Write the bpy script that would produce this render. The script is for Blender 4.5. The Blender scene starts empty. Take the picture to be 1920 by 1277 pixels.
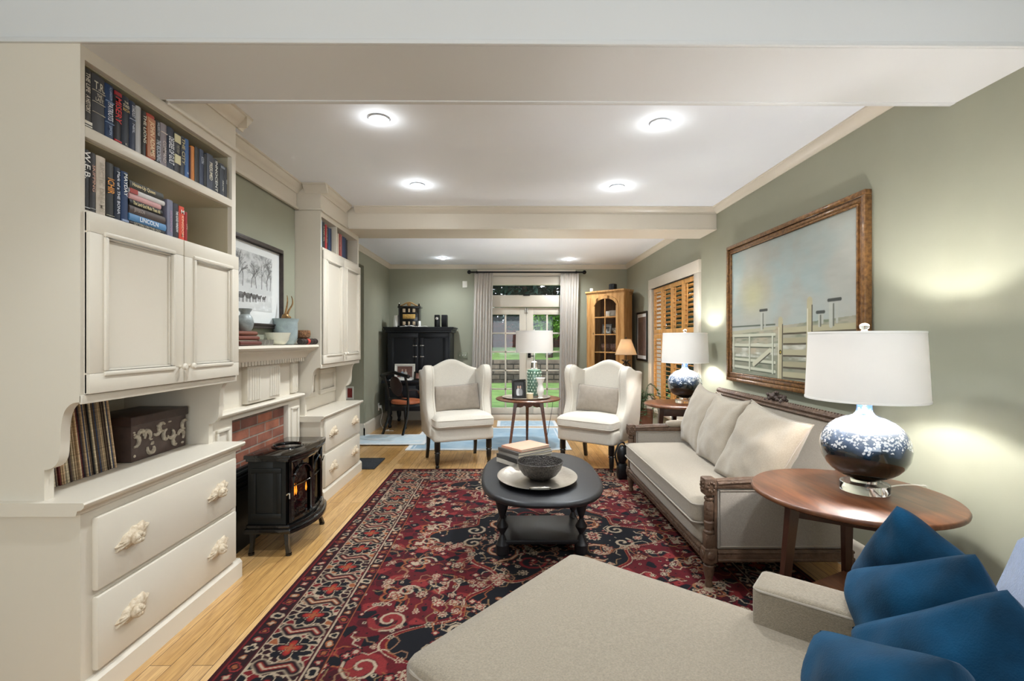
import bpy, bmesh, math, random
import numpy as np
from mathutils import Vector, Matrix, noise

random.seed(7)
RNG = np.random.default_rng(11)
PI = math.pi
SC = bpy.context.scene
COL = SC.collection

# ------------------------------------------------------------------ camera
cam = bpy.data.cameras.new('camera'); cam_o = bpy.data.objects.new('camera', cam); COL.objects.link(cam_o)
cam_o.location = (0, 0, 1.28)
cam_o.rotation_euler = (math.radians(90), 0, -math.atan(7 / 900))
cam.sensor_width = 36; cam.lens = 900 / 1920 * 36; cam.clip_start = 0.05; cam.clip_end = 200
SC.camera = cam_o
SC.view_settings.view_transform = 'Standard'; SC.view_settings.look = 'None'
SC.view_settings.gamma = 1; SC.view_settings.use_curve_mapping = False
SC.view_settings.exposure = 2.02

# ------------------------------------------------------------------ world and daylight
wd = bpy.data.worlds.new('sky'); SC.world = wd; wd.use_nodes = True
wn = wd.node_tree.nodes; wl = wd.node_tree.links; wn.clear()
wo = wn.new('ShaderNodeOutputWorld'); wb = wn.new('ShaderNodeBackground')
wb.inputs[0].default_value = (0.86, 0.93, 1.0, 1); wb.inputs[1].default_value = 0.5
wl.new(wb.outputs[0], wo.inputs[0])

def light(name, kind, loc, energy, color=(1, 1, 1), parent=None, **kw):
    l = bpy.data.lights.new(name, kind); l.energy = energy; l.color = color
    rot = kw.pop('rot', (0, 0, 0))
    for k, v in kw.items(): setattr(l, k, v)
    o = bpy.data.objects.new(name, l); COL.objects.link(o); o.location = loc; o.rotation_euler = rot
    if parent: o.parent = parent
    return o

light('garden_sun', 'SUN', (0, 0, 8), 0.8, (1, 0.96, 0.88), angle=0.2, rot=(math.radians(38), math.radians(-22), 0))
# added fill light behind the camera, tilted up to bounce off the ceiling
light('rear_bounce_fill', 'AREA', (0.0, -2.45, 1.4), 16, (0.84, 0.93, 1), shape='RECTANGLE', size=3.3, size_y=1.6,
      rot=(math.radians(128), 0, 0))
# ------------------------------------------------------------------ materials
def lin(c):
    if isinstance(c, str):
        c = tuple(int(c[i:i + 2], 16) for i in (0, 2, 4))
    return tuple(((v / 255) / 12.92 if v / 255 <= 0.04045 else ((v / 255 + 0.055) / 1.055) ** 2.4) for v in c)

def nodes_of(m):
    m.use_nodes = True
    return m.node_tree.nodes, m.node_tree.links, m.node_tree.nodes['Principled BSDF']

def mat(name, col, rough=0.5, metal=0.0, var=None, bump=None, coat=0, sheen=0, spec=0.5, trans=0, emit=None, ior=1.45, col2=None, sub=0):
    """var=(scale, amount, stretch xyz)  bump=(scale, strength, stretch)"""
    m = bpy.data.materials.new(name); n, l, p = nodes_of(m)
    c = lin(col); p.inputs['Base Color'].default_value = (*c, 1)
    p.inputs['Roughness'].default_value = rough; p.inputs['Metallic'].default_value = metal
    p.inputs['Specular IOR Level'].default_value = spec; p.inputs['Coat Weight'].default_value = coat
    p.inputs['Coat Roughness'].default_value = 0.06
    p.inputs['Sheen Weight'].default_value = sheen; p.inputs['Transmission Weight'].default_value = trans
    p.inputs['IOR'].default_value = ior
    if emit: p.inputs['Emission Color'].default_value = (*lin(emit[0]), 1); p.inputs['Emission Strength'].default_value = emit[1]
    def nz(scale, stretch, det=4):
        tc = n.new('ShaderNodeTexCoord'); mp = n.new('ShaderNodeMapping'); nt = n.new('ShaderNodeTexNoise')
        mp.inputs['Scale'].default_value = stretch; nt.inputs['Scale'].default_value = scale; nt.inputs['Detail'].default_value = det
        l.new(tc.outputs['Object'], mp.inputs[0]); l.new(mp.outputs[0], nt.inputs['Vector']); return nt
    if var:
        nt = nz(var[0], var[2] if len(var) > 2 else (1, 1, 1))
        r = n.new('ShaderNodeValToRGB'); a = var[1]
        lo = tuple(max(0, v * (1 - a)) for v in c) if col2 is None else lin(col2)
        hi = tuple(min(1, v * (1 + a)) for v in c) if col2 is None else c
        r.color_ramp.elements[0].position = 0.3; r.color_ramp.elements[1].position = 0.7
        r.color_ramp.elements[0].color = (*lo, 1); r.color_ramp.elements[1].color = (*hi, 1)
        l.new(nt.outputs['Fac'], r.inputs[0]); l.new(r.outputs[0], p.inputs['Base Color'])
    if bump:
        nt = nz(bump[0], bump[2] if len(bump) > 2 else (1, 1, 1), 3)
        b = n.new('ShaderNodeBump'); b.inputs['Strength'].default_value = bump[1]; b.inputs['Distance'].default_value = 0.01
        l.new(nt.outputs['Fac'], b.inputs['Height']); l.new(b.outputs[0], p.inputs['Normal'])
    return m

def attr_mat(name, rough=0.9, sheen=0, coat=0, bump=None):
    m = bpy.data.materials.new(name); n, l, p = nodes_of(m)
    a = n.new('ShaderNodeAttribute'); a.attribute_name = 'paint'
    l.new(a.outputs['Color'], p.inputs['Base Color']); p.inputs['Roughness'].default_value = rough
    p.inputs['Sheen Weight'].default_value = sheen; p.inputs['Coat Weight'].default_value = coat
    p.inputs['Specular IOR Level'].default_value = 0.25
    if bump:
        tc = n.new('ShaderNodeTexCoord'); nt = n.new('ShaderNodeTexNoise'); nt.inputs['Scale'].default_value = bump[0]
        b = n.new('ShaderNodeBump'); b.inputs['Strength'].default_value = bump[1]; b.inputs['Distance'].default_value = 0.01
        l.new(tc.outputs['Object'], nt.inputs['Vector']); l.new(nt.outputs['Fac'], b.inputs['Height']); l.new(b.outputs[0], p.inputs['Normal'])
    return m

def plank_mat():
    m = bpy.data.materials.new('honey_floorboards'); n, l, p = nodes_of(m)
    tc = n.new('ShaderNodeTexCoord'); sx = n.new('ShaderNodeSeparateXYZ'); cx = n.new('ShaderNodeCombineXYZ')
    l.new(tc.outputs['Object'], sx.inputs[0]); l.new(sx.outputs['Y'], cx.inputs['X']); l.new(sx.outputs['X'], cx.inputs['Y'])
    br = n.new('ShaderNodeTexBrick'); br.offset = 0.37; br.offset_frequency = 2; br.squash = 1
    br.inputs['Scale'].default_value = 1; br.inputs['Brick Width'].default_value = 1.9; br.inputs['Row Height'].default_value = 0.083
    br.inputs['Mortar Size'].default_value = 0.0016; br.inputs['Mortar Smooth'].default_value = 0.2; br.inputs['Bias'].default_value = 0.0
    br.inputs['Color1'].default_value = (*lin('dab27a'), 1); br.inputs['Color2'].default_value = (*lin('c29658'), 1)
    br.inputs['Mortar'].default_value = (*lin('5c3c1c'), 1)
    l.new(cx.outputs[0], br.inputs['Vector'])
    mp = n.new('ShaderNodeMapping'); mp.inputs['Scale'].default_value = (1.6, 26, 1); l.new(cx.outputs[0], mp.inputs[0])
    g = n.new('ShaderNodeTexNoise'); g.inputs['Scale'].default_value = 3; g.inputs['Detail'].default_value = 6; g.inputs['Distortion'].default_value = 1.4
    l.new(mp.outputs[0], g.inputs['Vector'])
    r = n.new('ShaderNodeValToRGB'); r.color_ramp.elements[0].position = 0.35; r.color_ramp.elements[1].position = 0.62
    r.color_ramp.elements[0].color = (0.55, 0.48, 0.42, 1); r.color_ramp.elements[1].color = (1, 1, 1, 1)
    l.new(g.outputs['Fac'], r.inputs[0])
    mx = n.new('ShaderNodeMixRGB'); mx.blend_type = 'MULTIPLY'; mx.inputs[0].default_value = 0.75
    l.new(br.outputs['Color'], mx.inputs[1]); l.new(r.outputs[0], mx.inputs[2]); l.new(mx.outputs[0], p.inputs['Base Color'])
    p.inputs['Roughness'].default_value = 0.28; p.inputs['Coat Weight'].default_value = 0.25; p.inputs['Coat Roughness'].default_value = 0.2
    b = n.new('ShaderNodeBump'); b.inputs['Strength'].default_value = 0.25; b.inputs['Distance'].default_value = 0.003; b.invert = True
    l.new(br.outputs['Fac'], b.inputs['Height']); l.new(b.outputs[0], p.inputs['Normal'])
    return m

def brick_mat(name, w, h, c1, c2, mortar, axis='YZ', ms=0.008, rough=0.85):
    m = bpy.data.materials.new(name); n, l, p = nodes_of(m)
    tc = n.new('ShaderNodeTexCoord'); sx = n.new('ShaderNodeSeparateXYZ'); cx = n.new('ShaderNodeCombineXYZ')
    l.new(tc.outputs['Object'], sx.inputs[0]); l.new(sx.outputs[axis[0]], cx.inputs['X']); l.new(sx.outputs[axis[1]], cx.inputs['Y'])
    br = n.new('ShaderNodeTexBrick'); br.inputs['Scale'].default_value = 1
    br.inputs['Brick Width'].default_value = w; br.inputs['Row Height'].default_value = h; br.inputs['Mortar Size'].default_value = ms
    br.inputs['Mortar Smooth'].default_value = 0.3
    br.inputs['Color1'].default_value = (*lin(c1), 1); br.inputs['Color2'].default_value = (*lin(c2), 1); br.inputs['Mortar'].default_value = (*lin(mortar), 1)
    l.new(cx.outputs[0], br.inputs['Vector'])
    nt = n.new('ShaderNodeTexNoise'); nt.inputs['Scale'].default_value = 9; nt.inputs['Detail'].default_value = 8; l.new(tc.outputs['Object'], nt.inputs['Vector'])
    r = n.new('ShaderNodeValToRGB'); r.color_ramp.elements[0].position = 0.3; r.color_ramp.elements[1].position = 0.75
    r.color_ramp.elements[0].color = (0.5, 0.46, 0.46, 1); r.color_ramp.elements[1].color = (1.25, 1.2, 1.15, 1); l.new(nt.outputs['Fac'], r.inputs[0])
    mx = n.new('ShaderNodeMixRGB'); mx.blend_type = 'MULTIPLY'; mx.inputs[0].default_value = 0.9
    l.new(br.outputs['Color'], mx.inputs[1]); l.new(r.outputs[0], mx.inputs[2]); l.new(mx.outputs[0], p.inputs['Base Color'])
    p.inputs['Roughness'].default_value = rough
    b = n.new('ShaderNodeBump'); b.inputs['Strength'].default_value = 0.7; b.inputs['Distance'].default_value = 0.01; b.invert = True
    l.new(br.outputs['Fac'], b.inputs['Height']); l.new(b.outputs[0], p.inputs['Normal'])
    return m

def glass_mat(name, tint='ffffff', mixf=0.12, rough=0.02):
    """thin window glass: mostly see-through with a clear gloss"""
    m = bpy.data.materials.new(name); m.use_nodes = True; n = m.node_tree.nodes; l = m.node_tree.links; n.clear()
    o = n.new('ShaderNodeOutputMaterial'); mx = n.new('ShaderNodeMixShader'); t = n.new('ShaderNodeBsdfTransparent'); g = n.new('ShaderNodeBsdfGlossy')
    t.inputs[0].default_value = (*lin(tint), 1); g.inputs['Roughness'].default_value = rough; mx.inputs[0].default_value = mixf
    l.new(t.outputs[0], mx.inputs[1]); l.new(g.outputs[0], mx.inputs[2]); l.new(mx.outputs[0], o.inputs[0]); return m

def shade_mat(name, col, w=0.5):
    m = bpy.data.materials.new(name); m.use_nodes = True; n = m.node_tree.nodes; l = m.node_tree.links; n.clear()
    o = n.new('ShaderNodeOutputMaterial'); mx = n.new('ShaderNodeMixShader'); d = n.new('ShaderNodeBsdfDiffuse'); t = n.new('ShaderNodeBsdfTranslucent')
    d.inputs[0].default_value = (*lin(col), 1); t.inputs[0].default_value = (*lin(col), 1); mx.inputs[0].default_value = w
    l.new(d.outputs[0], mx.inputs[1]); l.new(t.outputs[0], mx.inputs[2]); l.new(mx.outputs[0], o.inputs[0]); return m

MT = {}
MT['wall'] = mat('sage_wall_paint', '9a9a87', 0.65, var=(3, 0.03))
MT['ceil'] = mat('white_ceiling_paint', 'f4f8ff', 0.8, var=(2, 0.015))
MT['cream'] = mat('cream_painted_wood', 'd9d0c0', 0.38, var=(3, 0.012), bump=(50, 0.02))
MT['cream_shaded'] = mat('cream_darkened_as_shade', 'b4aa90', 0.5, var=(6, 0.03))  # cream darkened to paint in the shade inside the shelves
MT['floor'] = plank_mat()
MT['brick'] = brick_mat('old_red_brick', 0.2, 0.066, 'a8674c', '70473f', '94867a', 'YZ', 0.006)
MT['stone'] = brick_mat('stacked_field_stone', 0.42, 0.16, '6f665e', '4d4947', '2c2926', 'XZ', 0.02)
MT['dark_metal'] = mat('dark_firebox_metal', '1b1d1c', 0.45, 0.3, var=(20, 0.1))
MT['enamel'] = mat('glossy_black_enamel', '050506', 0.10, 0.0, coat=0.5, spec=0.5)
MT['black_wood'] = mat('black_stained_oak', '171619', 0.42, var=(8, 0.25, (1, 12, 12)), bump=(30, 0.06, (1, 14, 14)))
MT['ebony'] = mat('ebony_turned_wood', '0f0d0c', 0.3, coat=0.3)
MT['navy_wood'] = mat('navy_black_paint', '0d1018', 0.42)
MT['walnut'] = mat('polished_walnut', '74472b', 0.36, var=(5, 0.35, (8, 1, 8)), bump=(30, 0.02, (10, 1, 10)), coat=0.15, col2='4c2b19')
MT['walnut_dark'] = mat('dark_walnut', '43261a', 0.3, var=(6, 0.3, (4, 4, 1)), coat=0.3)
MT['carved'] = mat('carved_brown_wood', '5d4737', 0.5, var=(22, 0.3), bump=(60, 0.5))
MT['pine'] = mat('honey_pine', 'd2a268', 0.45, var=(5, 0.25, (6, 6, 1)), bump=(24, 0.05, (8, 8, 1)), col2='ae7b42')
MT['shutter'] = mat('amber_shutter_pine', 'd9a05a', 0.42, var=(6, 0.2, (5, 5, 1)))
MT['linen'] = mat('oatmeal_linen', '998d7c', 0.95, var=(160, 0.10), bump=(420, 0.25), sheen=0.3)
MT['linen_side'] = mat('grey_oatmeal_linen', 'a0978c', 0.95, var=(160, 0.10), bump=(420, 0.25), sheen=0.3)
MT['tweed'] = mat('speckled_beige_weave', '928674', 0.95, var=(190, 0.16), bump=(330, 0.35), sheen=0.2)
MT['ivory'] = mat('ivory_linen', 'd0c8ba', 0.92, var=(150, 0.05), bump=(380, 0.18), sheen=0.2)
MT['taupe'] = mat('taupe_velvet_pillow', '94887a', 0.85, var=(30, 0.08), bump=(300, 0.15), sheen=0.5)
MT['piping'] = mat('linen_piping', '9b9184', 0.9)
MT['blue_velvet'] = mat('teal_blue_velvet', '093b58', 0.75, var=(6, 0.55), bump=(260, 0.15), sheen=0.06, spec=.12)
MT['throw'] = mat('pale_blue_wool', '93a3c4', 0.95, var=(60, 0.1), bump=(200, 0.5), sheen=0.6)
MT['white_ceramic'] = mat('white_ceramic', 'eceae4', 0.25, coat=0.4)
MT['acrylic'] = mat('clear_acrylic', 'ffffff', 0.02, trans=1.0, ior=1.45)
MT['chrome'] = mat('brushed_nickel', 'c9c6c0', 0.22, 1.0)
MT['iron'] = mat('dark_iron', '1a1817', 0.5, 0.6)
MT['glass'] = glass_mat('window_glass', 'ffffff', 0.025)
MT['dark_glass'] = glass_mat('stove_glass', '6b6560', 0.12)
MT['shade'] = shade_mat('white_lamp_fabric', 'dedbd6', 0.12)
MT['curtain'] = shade_mat('pale_grey_curtain_linen', 'd6cfc6', 0.14)
MT['paper'] = mat('paper_edges', 'd9cfba', 0.8)
MT['silver'] = mat('hammered_silver', 'b9b1a4', 0.3, 0.95, bump=(40, 0.25))
MT['leather'] = mat('orange_leather', 'b0613a', 0.45, var=(12, 0.15))
MT['socket'] = mat('white_plastic', 'e7e4da', 0.4)
MT['black_plastic'] = mat('black_plastic', '121214', 0.35)

# ------------------------------------------------------------------ mesh builder
class MB:
    def __init__(s): s.v = []; s.f = []
    def raw(s, vs, fs, M=None):
        b = len(s.v)
        s.v += [tuple(M @ Vector(v)) if M is not None else tuple(v) for v in vs]
        s.f += [tuple(i + b for i in f) for f in fs]
        return s
    def frombm(s, bm, M=None):
        bm.verts.index_update(); s.raw([v.co for v in bm.verts], [[v.index for v in f.verts] for f in bm.faces], M); bm.free(); return s
    def box(s, x0, y0, z0, x1, y1, z1, b=0.0, M=None, seg=2):
        x0, x1 = min(x0, x1), max(x0, x1); y0, y1 = min(y0, y1), max(y0, y1); z0, z1 = min(z0, z1), max(z0, z1)
        bm = bmesh.new(); bmesh.ops.create_cube(bm, size=1)
        for v in bm.verts: v.co = Vector(((v.co.x + .5) * (x1 - x0) + x0, (v.co.y + .5) * (y1 - y0) + y0, (v.co.z + .5) * (z1 - z0) + z0))
        if b > 0:
            b = min(b, 0.49 * min(x1 - x0, y1 - y0, z1 - z0))
            bmesh.ops.bevel(bm, geom=bm.edges[:], offset=b, segments=seg, affect='EDGES', profile=0.5)
        return s.frombm(bm, M)
    def prism(s, poly, a0, a1, axis='y', M=None, b=0.0):
        """poly = 2D points in the plane across axis: x->(y,z)  y->(x,z)  z->(x,y)"""
        def P(p, a): return {'x': (a, p[0], p[1]), 'y': (p[0], a, p[1]), 'z': (p[0], p[1], a)}[axis]
        n = len(poly)
        if b > 0:
            bm = bmesh.new(); vs = [bm.verts.new(P(p, a0)) for p in poly]; f = bm.faces.new(vs)
            r = bmesh.ops.extrude_face_region(bm, geom=[f]); d = Vector(P((0, 0), a1)) - Vector(P((0, 0), a0))
            for g in r['geom']:
                if isinstance(g, bmesh.types.BMVert): g.co += d
            bmesh.ops.recalc_face_normals(bm, faces=bm.faces[:])
            es = [e for e in bm.edges if len(e.link_faces) == 2 and e.calc_face_angle(0) > 0.6]
            bmesh.ops.bevel(bm, geom=es, offset=b, segments=2, affect='EDGES', profile=0.5)
            return s.frombm(bm, M)
        vs = [P(p, a0) for p in poly] + [P(p, a1) for p in poly]
        fs = [tuple(range(n))[::-1], tuple(range(n, 2 * n))] + [(i, (i + 1) % n, n + (i + 1) % n, n + i) for i in range(n)]
        return s.raw(vs, fs, M)
    def lathe(s, prof, loc=(0, 0, 0), n=28, M=None, sx=1, sy=1, wob=None):
        vs = []; fs = []; m = len(prof)
        for (r, z) in prof:
            for k in range(n):
                a = 2 * PI * k / n; rr = r * (1 + (wob(a, z) if wob else 0))
                vs.append((loc[0] + rr * sx * math.cos(a), loc[1] + rr * sy * math.sin(a), loc[2] + z))
        for i in range(m - 1):
            for k in range(n): fs.append((i * n + k, i * n + (k + 1) % n, (i + 1) * n + (k + 1) % n, (i + 1) * n + k))
        if prof[0][0] > 1e-5: fs.append(tuple(range(n))[::-1])
        if prof[-1][0] > 1e-5: fs.append(tuple(range((m - 1) * n, m * n)))
        return s.raw(vs, fs, M)
    def shell(s, prof, loc=(0, 0, 0), n=28, M=None, **k):   # open lathe without caps
        keep = len(s.f); s.lathe(prof, loc, n, M, **k)
        s.f = s.f[:keep] + [f for f in s.f[keep:] if len(f) == 4]
        return s
    def cyl(s, p0, p1, r0, r1=None, n=12):
        r1 = r0 if r1 is None else r1; return s.tube([p0, p1], [r0, r1], n)
    def tube(s, pts, r, n=8, closed=False, sq=None):
        pts = [Vector(p) for p in pts]; m = len(pts)
        if not isinstance(r, (list, tuple)): r = [r] * m
        vs = []; fs = []; up = None
        for i, p in enumerate(pts):
            a = pts[(i - 1) % m] if (closed or i > 0) else p; b = pts[(i + 1) % m] if (closed or i < m - 1) else p
            t = (b - a).normalized()
            if up is None: up = Vector((0, 0, 1)) if abs(t.z) < 0.9 else Vector((1, 0, 0))
            sd = t.cross(up).normalized(); up = sd.cross(t).normalized()
            for k in range(n):
                an = 2 * PI * k / n + (PI / 4 if n == 4 else 0)
                vs.append(p + (sd * math.cos(an) + up * math.sin(an)) * r[i])
        rng = m if closed else m - 1
        for i in range(rng):
            for k in range(n):
                j = (i + 1) % m; fs.append((i * n + k, i * n + (k + 1) % n, j * n + (k + 1) % n, j * n + k))
        if not closed: fs.append(tuple(range(n))[::-1]); fs.append(tuple(range((m - 1) * n, m * n)))
        return s.raw(vs, fs)
    def ball(s, c, r, n=14, M=None):
        if not isinstance(r, (list, tuple)): r = (r, r, r)
        bm = bmesh.new(); bmesh.ops.create_uvsphere(bm, u_segments=n, v_segments=max(6, n // 2 + 2), radius=1)
        for v in bm.verts: v.co = Vector((v.co.x * r[0] + c[0], v.co.y * r[1] + c[1], v.co.z * r[2] + c[2]))
        return s.frombm(bm, M)
    def grid(s, fn, nu, nv, M=None, wrap=False):
        vs = [fn(i / nu, j / nv) for j in range(nv + 1) for i in range(nu + 1)]
        fs = [(j * (nu + 1) + i, j * (nu + 1) + i + 1, (j + 1) * (nu + 1) + i + 1, (j + 1) * (nu + 1) + i) for j in range(nv) for i in range(nu)]
        return s.raw(vs, fs, M)
    def loft(s, rings, M=None, cap=True, closed=True):
        n = len(rings[0]); vs = [v for r in rings for v in r]; fs = []
        for i in range(len(rings) - 1):
            for k in range(n if closed else n - 1): fs.append((i * n + k, i * n + (k + 1) % n, (i + 1) * n + (k + 1) % n, (i + 1) * n + k))
        if cap: fs.append(tuple(range(n))[::-1]); fs.append(tuple(range((len(rings) - 1) * n, len(rings) * n)))
        return s.raw(vs, fs, M)

WM = {}
def link(o): COL.objects.link(o); return o

def thing(name, label, cat, loc=(0, 0, 0), rz=0, group=None):
    o = link(bpy.data.objects.new(name, None)); o.location = loc; o.rotation_euler = (0, 0, rz); o.empty_display_size = 0.1
    o['label'] = label; o['category'] = cat
    if group: o['group'] = group
    WM[o.name] = Matrix.Translation(loc) @ Matrix.Rotation(rz, 4, 'Z')
    return o

def root(o):
    while o.parent: o = o.parent
    return o

def obj(name, mb, m, parent=None, w=False, label=None, cat=None, group=None, kind=None, sub=0, angle=40, fix=True, recenter=True):
    """w=True: vertices are given in world metres, converted to the parent thing's frame"""
    vs = mb.v; loc = None
    if w and parent is not None:
        I = WM[root(parent).name].inverted(); vs = [tuple(I @ Vector(v)) for v in vs]
    if parent is None and kind != 'structure' and recenter:
        a = np.array(vs); c = (float((a[:, 0].min() + a[:, 0].max()) / 2), float((a[:, 1].min() + a[:, 1].max()) / 2), float(a[:, 2].min()))
        vs = (a - np.array(c)).tolist(); loc = c
    me = bpy.data.meshes.new(name); me.from_pydata(vs, [], mb.f)
    if fix:
        bm = bmesh.new(); bm.from_mesh(me); bmesh.ops.remove_doubles(bm, verts=bm.verts[:], dist=1e-6)
        bmesh.ops.recalc_face_normals(bm, faces=bm.faces[:]); bm.to_mesh(me); bm.free()
    me.shade_smooth(); me.set_sharp_from_angle(angle=math.radians(angle))
    if m is not None: me.materials.append(MT[m] if isinstance(m, str) else m)
    o = link(bpy.data.objects.new(name, me))
    if loc: o.location = loc
    if parent is not None: o.parent = parent
    else: WM[o.name] = Matrix.Translation(loc) if loc else Matrix.Identity(4)
    if label: o['label'] = label
    if cat: o['category'] = cat
    if group: o['group'] = group
    if kind: o['kind'] = kind
    if sub:
        md = o.modifiers.new('smooth', 'SUBSURF'); md.levels = sub; md.render_levels = sub
    return o

def struct(name, mb, m, parent=None): return obj(name, mb, m, parent, kind='structure')

def copy_tree(o, parent=None, **props):
    c = o.copy(); COL.objects.link(c); c.parent = parent
    for k, v in props.items(): c[k] = v
    for ch in list(o.children): copy_tree(ch, c)
    return c

def bez(pts, n=8):
    """Catmull-Rom through points"""
    P = [Vector(p) for p in pts]; out = []
    for i in range(len(P) - 1):
        a = P[max(i - 1, 0)]; b = P[i]; c = P[i + 1]; d = P[min(i + 2, len(P) - 1)]
        for k in range(n):
            t = k / n
            out.append(0.5 * ((2 * b) + (c - a) * t + (2 * a - 5 * b + 4 * c - d) * t * t + (3 * b - a - 3 * c + d) * t ** 3))
    out.append(P[-1]); return out

def frame_rect(mb, u0, v0, u1, v1, a0, a1, w, axis, b=0.002):
    """rectangular ring of four bars across an axis: axis 'x' -> u=y v=z, 'y' -> u=x v=z"""
    def B(ua, va, ub, vb):
        if axis == 'x': mb.box(a0, ua, va, a1, ub, vb, b)
        elif axis == 'y': mb.box(ua, a0, va, ub, a1, vb, b)
        else: mb.box(ua, va, a0, ub, vb, a1, b)
    B(u0, v0, u1, v0 + w); B(u0, v1 - w, u1, v1); B(u0, v0 + w, u0 + w, v1 - w); B(u1 - w, v0 + w, u1, v1 - w)

TXT = {}
def text_mesh(s, font_bold=False):
    if s in TXT: return TXT[s]
    cu = bpy.data.curves.new('t', 'FONT'); cu.body = s; cu.size = 1; cu.align_x = 'CENTER'; cu.align_y = 'CENTER'; cu.resolution_u = 2
    cu.offset = 0.012
    o = bpy.data.objects.new('t', cu); COL.objects.link(o)
    dg = bpy.context.evaluated_depsgraph_get(); me = bpy.data.meshes.new_from_object(o.evaluated_get(dg))
    V = [tuple(v.co) for v in me.vertices]; F = [tuple(p.vertices) for p in me.polygons]
    bpy.data.objects.remove(o); bpy.data.curves.remove(cu); bpy.data.meshes.remove(me)
    a = np.array(V) if V else np.zeros((1, 3))
    lo = a.min(0); hi = a.max(0)
    TXT[s] = (V, F, lo, hi); return TXT[s]

def put_text(mb, s, M, w, h):
    """fit the text into a w x h box centred on the frame M (x right, y up, z out)"""
    V, F, lo, hi = text_mesh(s)
    sx = w / max(hi[0] - lo[0], 1e-4); sy = h / max(hi[1] - lo[1], 1e-4); sx = min(sx, sy * 1.3)
    cx = (lo[0] + hi[0]) / 2; cy = (lo[1] + hi[1]) / 2
    mb.raw([((v[0] - cx) * sx, (v[1] - cy) * sy, 0) for v in V], F, M)

def basis(o, x, y, z): return Matrix(((x[0], y[0], z[0], o[0]), (x[1], y[1], z[1], o[1]), (x[2], y[2], z[2], o[2]), (0, 0, 0, 1)))

def painted_grid(name, img, size, M, m, parent=None, relief=None, **kw):
    """img: H x W x 3 linear colour (row 0 = bottom), a fine mesh carrying one colour per vertex"""
    H, W, _ = img.shape
    xs = np.linspace(-size[0] / 2, size[0] / 2, W); ys = np.linspace(-size[1] / 2, size[1] / 2, H)
    X, Y = np.meshgrid(xs, ys); Z = np.zeros_like(X) if relief is None else relief
    V = np.stack([X, Y, Z], -1).reshape(-1, 3)
    R = np.array(M.to_3x3()); V = V @ R.T + np.array(M.translation)
    if parent is not None:
        I = WM[root(parent).name].inverted(); V = V @ np.array(I.to_3x3()).T + np.array(I.translation)
    i = (np.arange(H - 1)[:, None] * W + np.arange(W - 1)[None, :]).reshape(-1)
    Fc = np.stack([i, i + 1, i + W + 1, i + W], -1).astype(np.int32)
    me = bpy.data.meshes.new(name); me.vertices.add(len(V)); me.vertices.foreach_set('co', V.astype(np.float32).ravel())
    me.loops.add(Fc.size); me.loops.foreach_set('vertex_index', Fc.ravel())
    me.polygons.add(len(Fc)); me.polygons.foreach_set('loop_start', (np.arange(len(Fc)) * 4).astype(np.int32))
    me.update(calc_edges=True)
    ca = me.color_attributes.new('paint', 'FLOAT_COLOR', 'POINT')
    rgba = np.ones((len(V), 4), np.float32); rgba[:, :3] = img.reshape(-1, 3); ca.data.foreach_set('color', rgba.ravel())
    me.materials.append(m); o = link(bpy.data.objects.new(name, me))
    if parent is not None: o.parent = parent
    for k, v in kw.items(): o[k] = v
    return o

def fbm(h, w, cells, octs=4, seed=0, aspect=None):
    r = np.random.default_rng(seed); out = np.zeros((h, w)); amp = 1; tot = 0
    for o in range(octs):
        ch = max(2, int(cells * 2 ** o)); cw = max(2, int(ch * (aspect or w / h)))
        g = r.random((ch + 2, cw + 2)); yy = np.linspace(0, ch, h); xx = np.linspace(0, cw, w)
        y0 = np.minimum(yy.astype(int), ch); x0 = np.minimum(xx.astype(int), cw); fy = (yy - y0)[:, None]; fx = (xx - x0)[None]
        fy = fy * fy * (3 - 2 * fy); fx = fx * fx * (3 - 2 * fx)
        a = g[y0][:, x0]; b = g[y0][:, x0 + 1]; c = g[y0 + 1][:, x0]; d = g[y0 + 1][:, x0 + 1]
        out += amp * ((a * (1 - fx) + b * fx) * (1 - fy) + (c * (1 - fx) + d * fx) * fy); tot += amp; amp *= .5
    return out / tot
# ------------------------------------------------------------------ room shell
XR, YB, CZ = 1.92, 7.75, 2.50
XL = -2.06
struct('floor', MB().box(-3.4, -2.7, -0.12, 2.05, 7.95, 0), 'floor')
struct('ceiling', MB().box(-3.4, -2.7, CZ, 2.05, 7.95, CZ + 0.1), 'ceil')
w = MB()
w.box(XR, -2.7, 0, XR + .13, 4.90, CZ); w.box(XR, 6.34, 0, XR + .13, YB + .1, CZ)
w.box(XR, 4.90, 0, XR + .13, 6.34, 0.50); w.box(XR, 4.90, 1.96, XR + .13, 6.34, CZ)
struct('wall_right', w, 'wall')
w = MB(); w.box(-3.4, YB, 0, -0.42, YB + .14, CZ); w.box(1.00, YB, 0, XR, YB + .14, CZ); w.box(-0.42, YB, 2.34, 1.00, YB + .14, CZ)
struct('wall_back', w, 'wall')
w = MB(); w.box(-2.2, -2.7, 0, XL, 4.79, CZ); w.box(-2.0, 6.4, 0, -1.92, YB, CZ); w.box(-3.4, 6.4, 0, -2.0, 6.5, CZ)
w.box(-2.0, 4.79, 2.27, -1.92, 6.4, CZ); w.box(-3.4, 4.69, 0, -2.2, 4.79, CZ)
struct('wall_left', w, 'wall')
struct('wall_hall', MB().box(-3.4, 4.79, 0, -3.3, 6.4, CZ), 'wall')
struct('wall_chimney', MB().box(XL, 2.602, 0, -1.67, 3.768, CZ), 'wall')
w = MB(); w.box(-2.2, -2.7, 0, 2.05, -2.6, .55); w.box(-2.2, -2.7, 2.2, 2.05, -2.6, CZ); w.box(-2.2, -2.7, .55, -1.7, -2.6, 2.2); w.box(1.7, -2.7, .55, 2.05, -2.6, 2.2)
struct('wall_rear', w, 'wall')

MT['beamp'] = mat('beam_paint', 'dadad8', .6, var=(2, .01))
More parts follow.
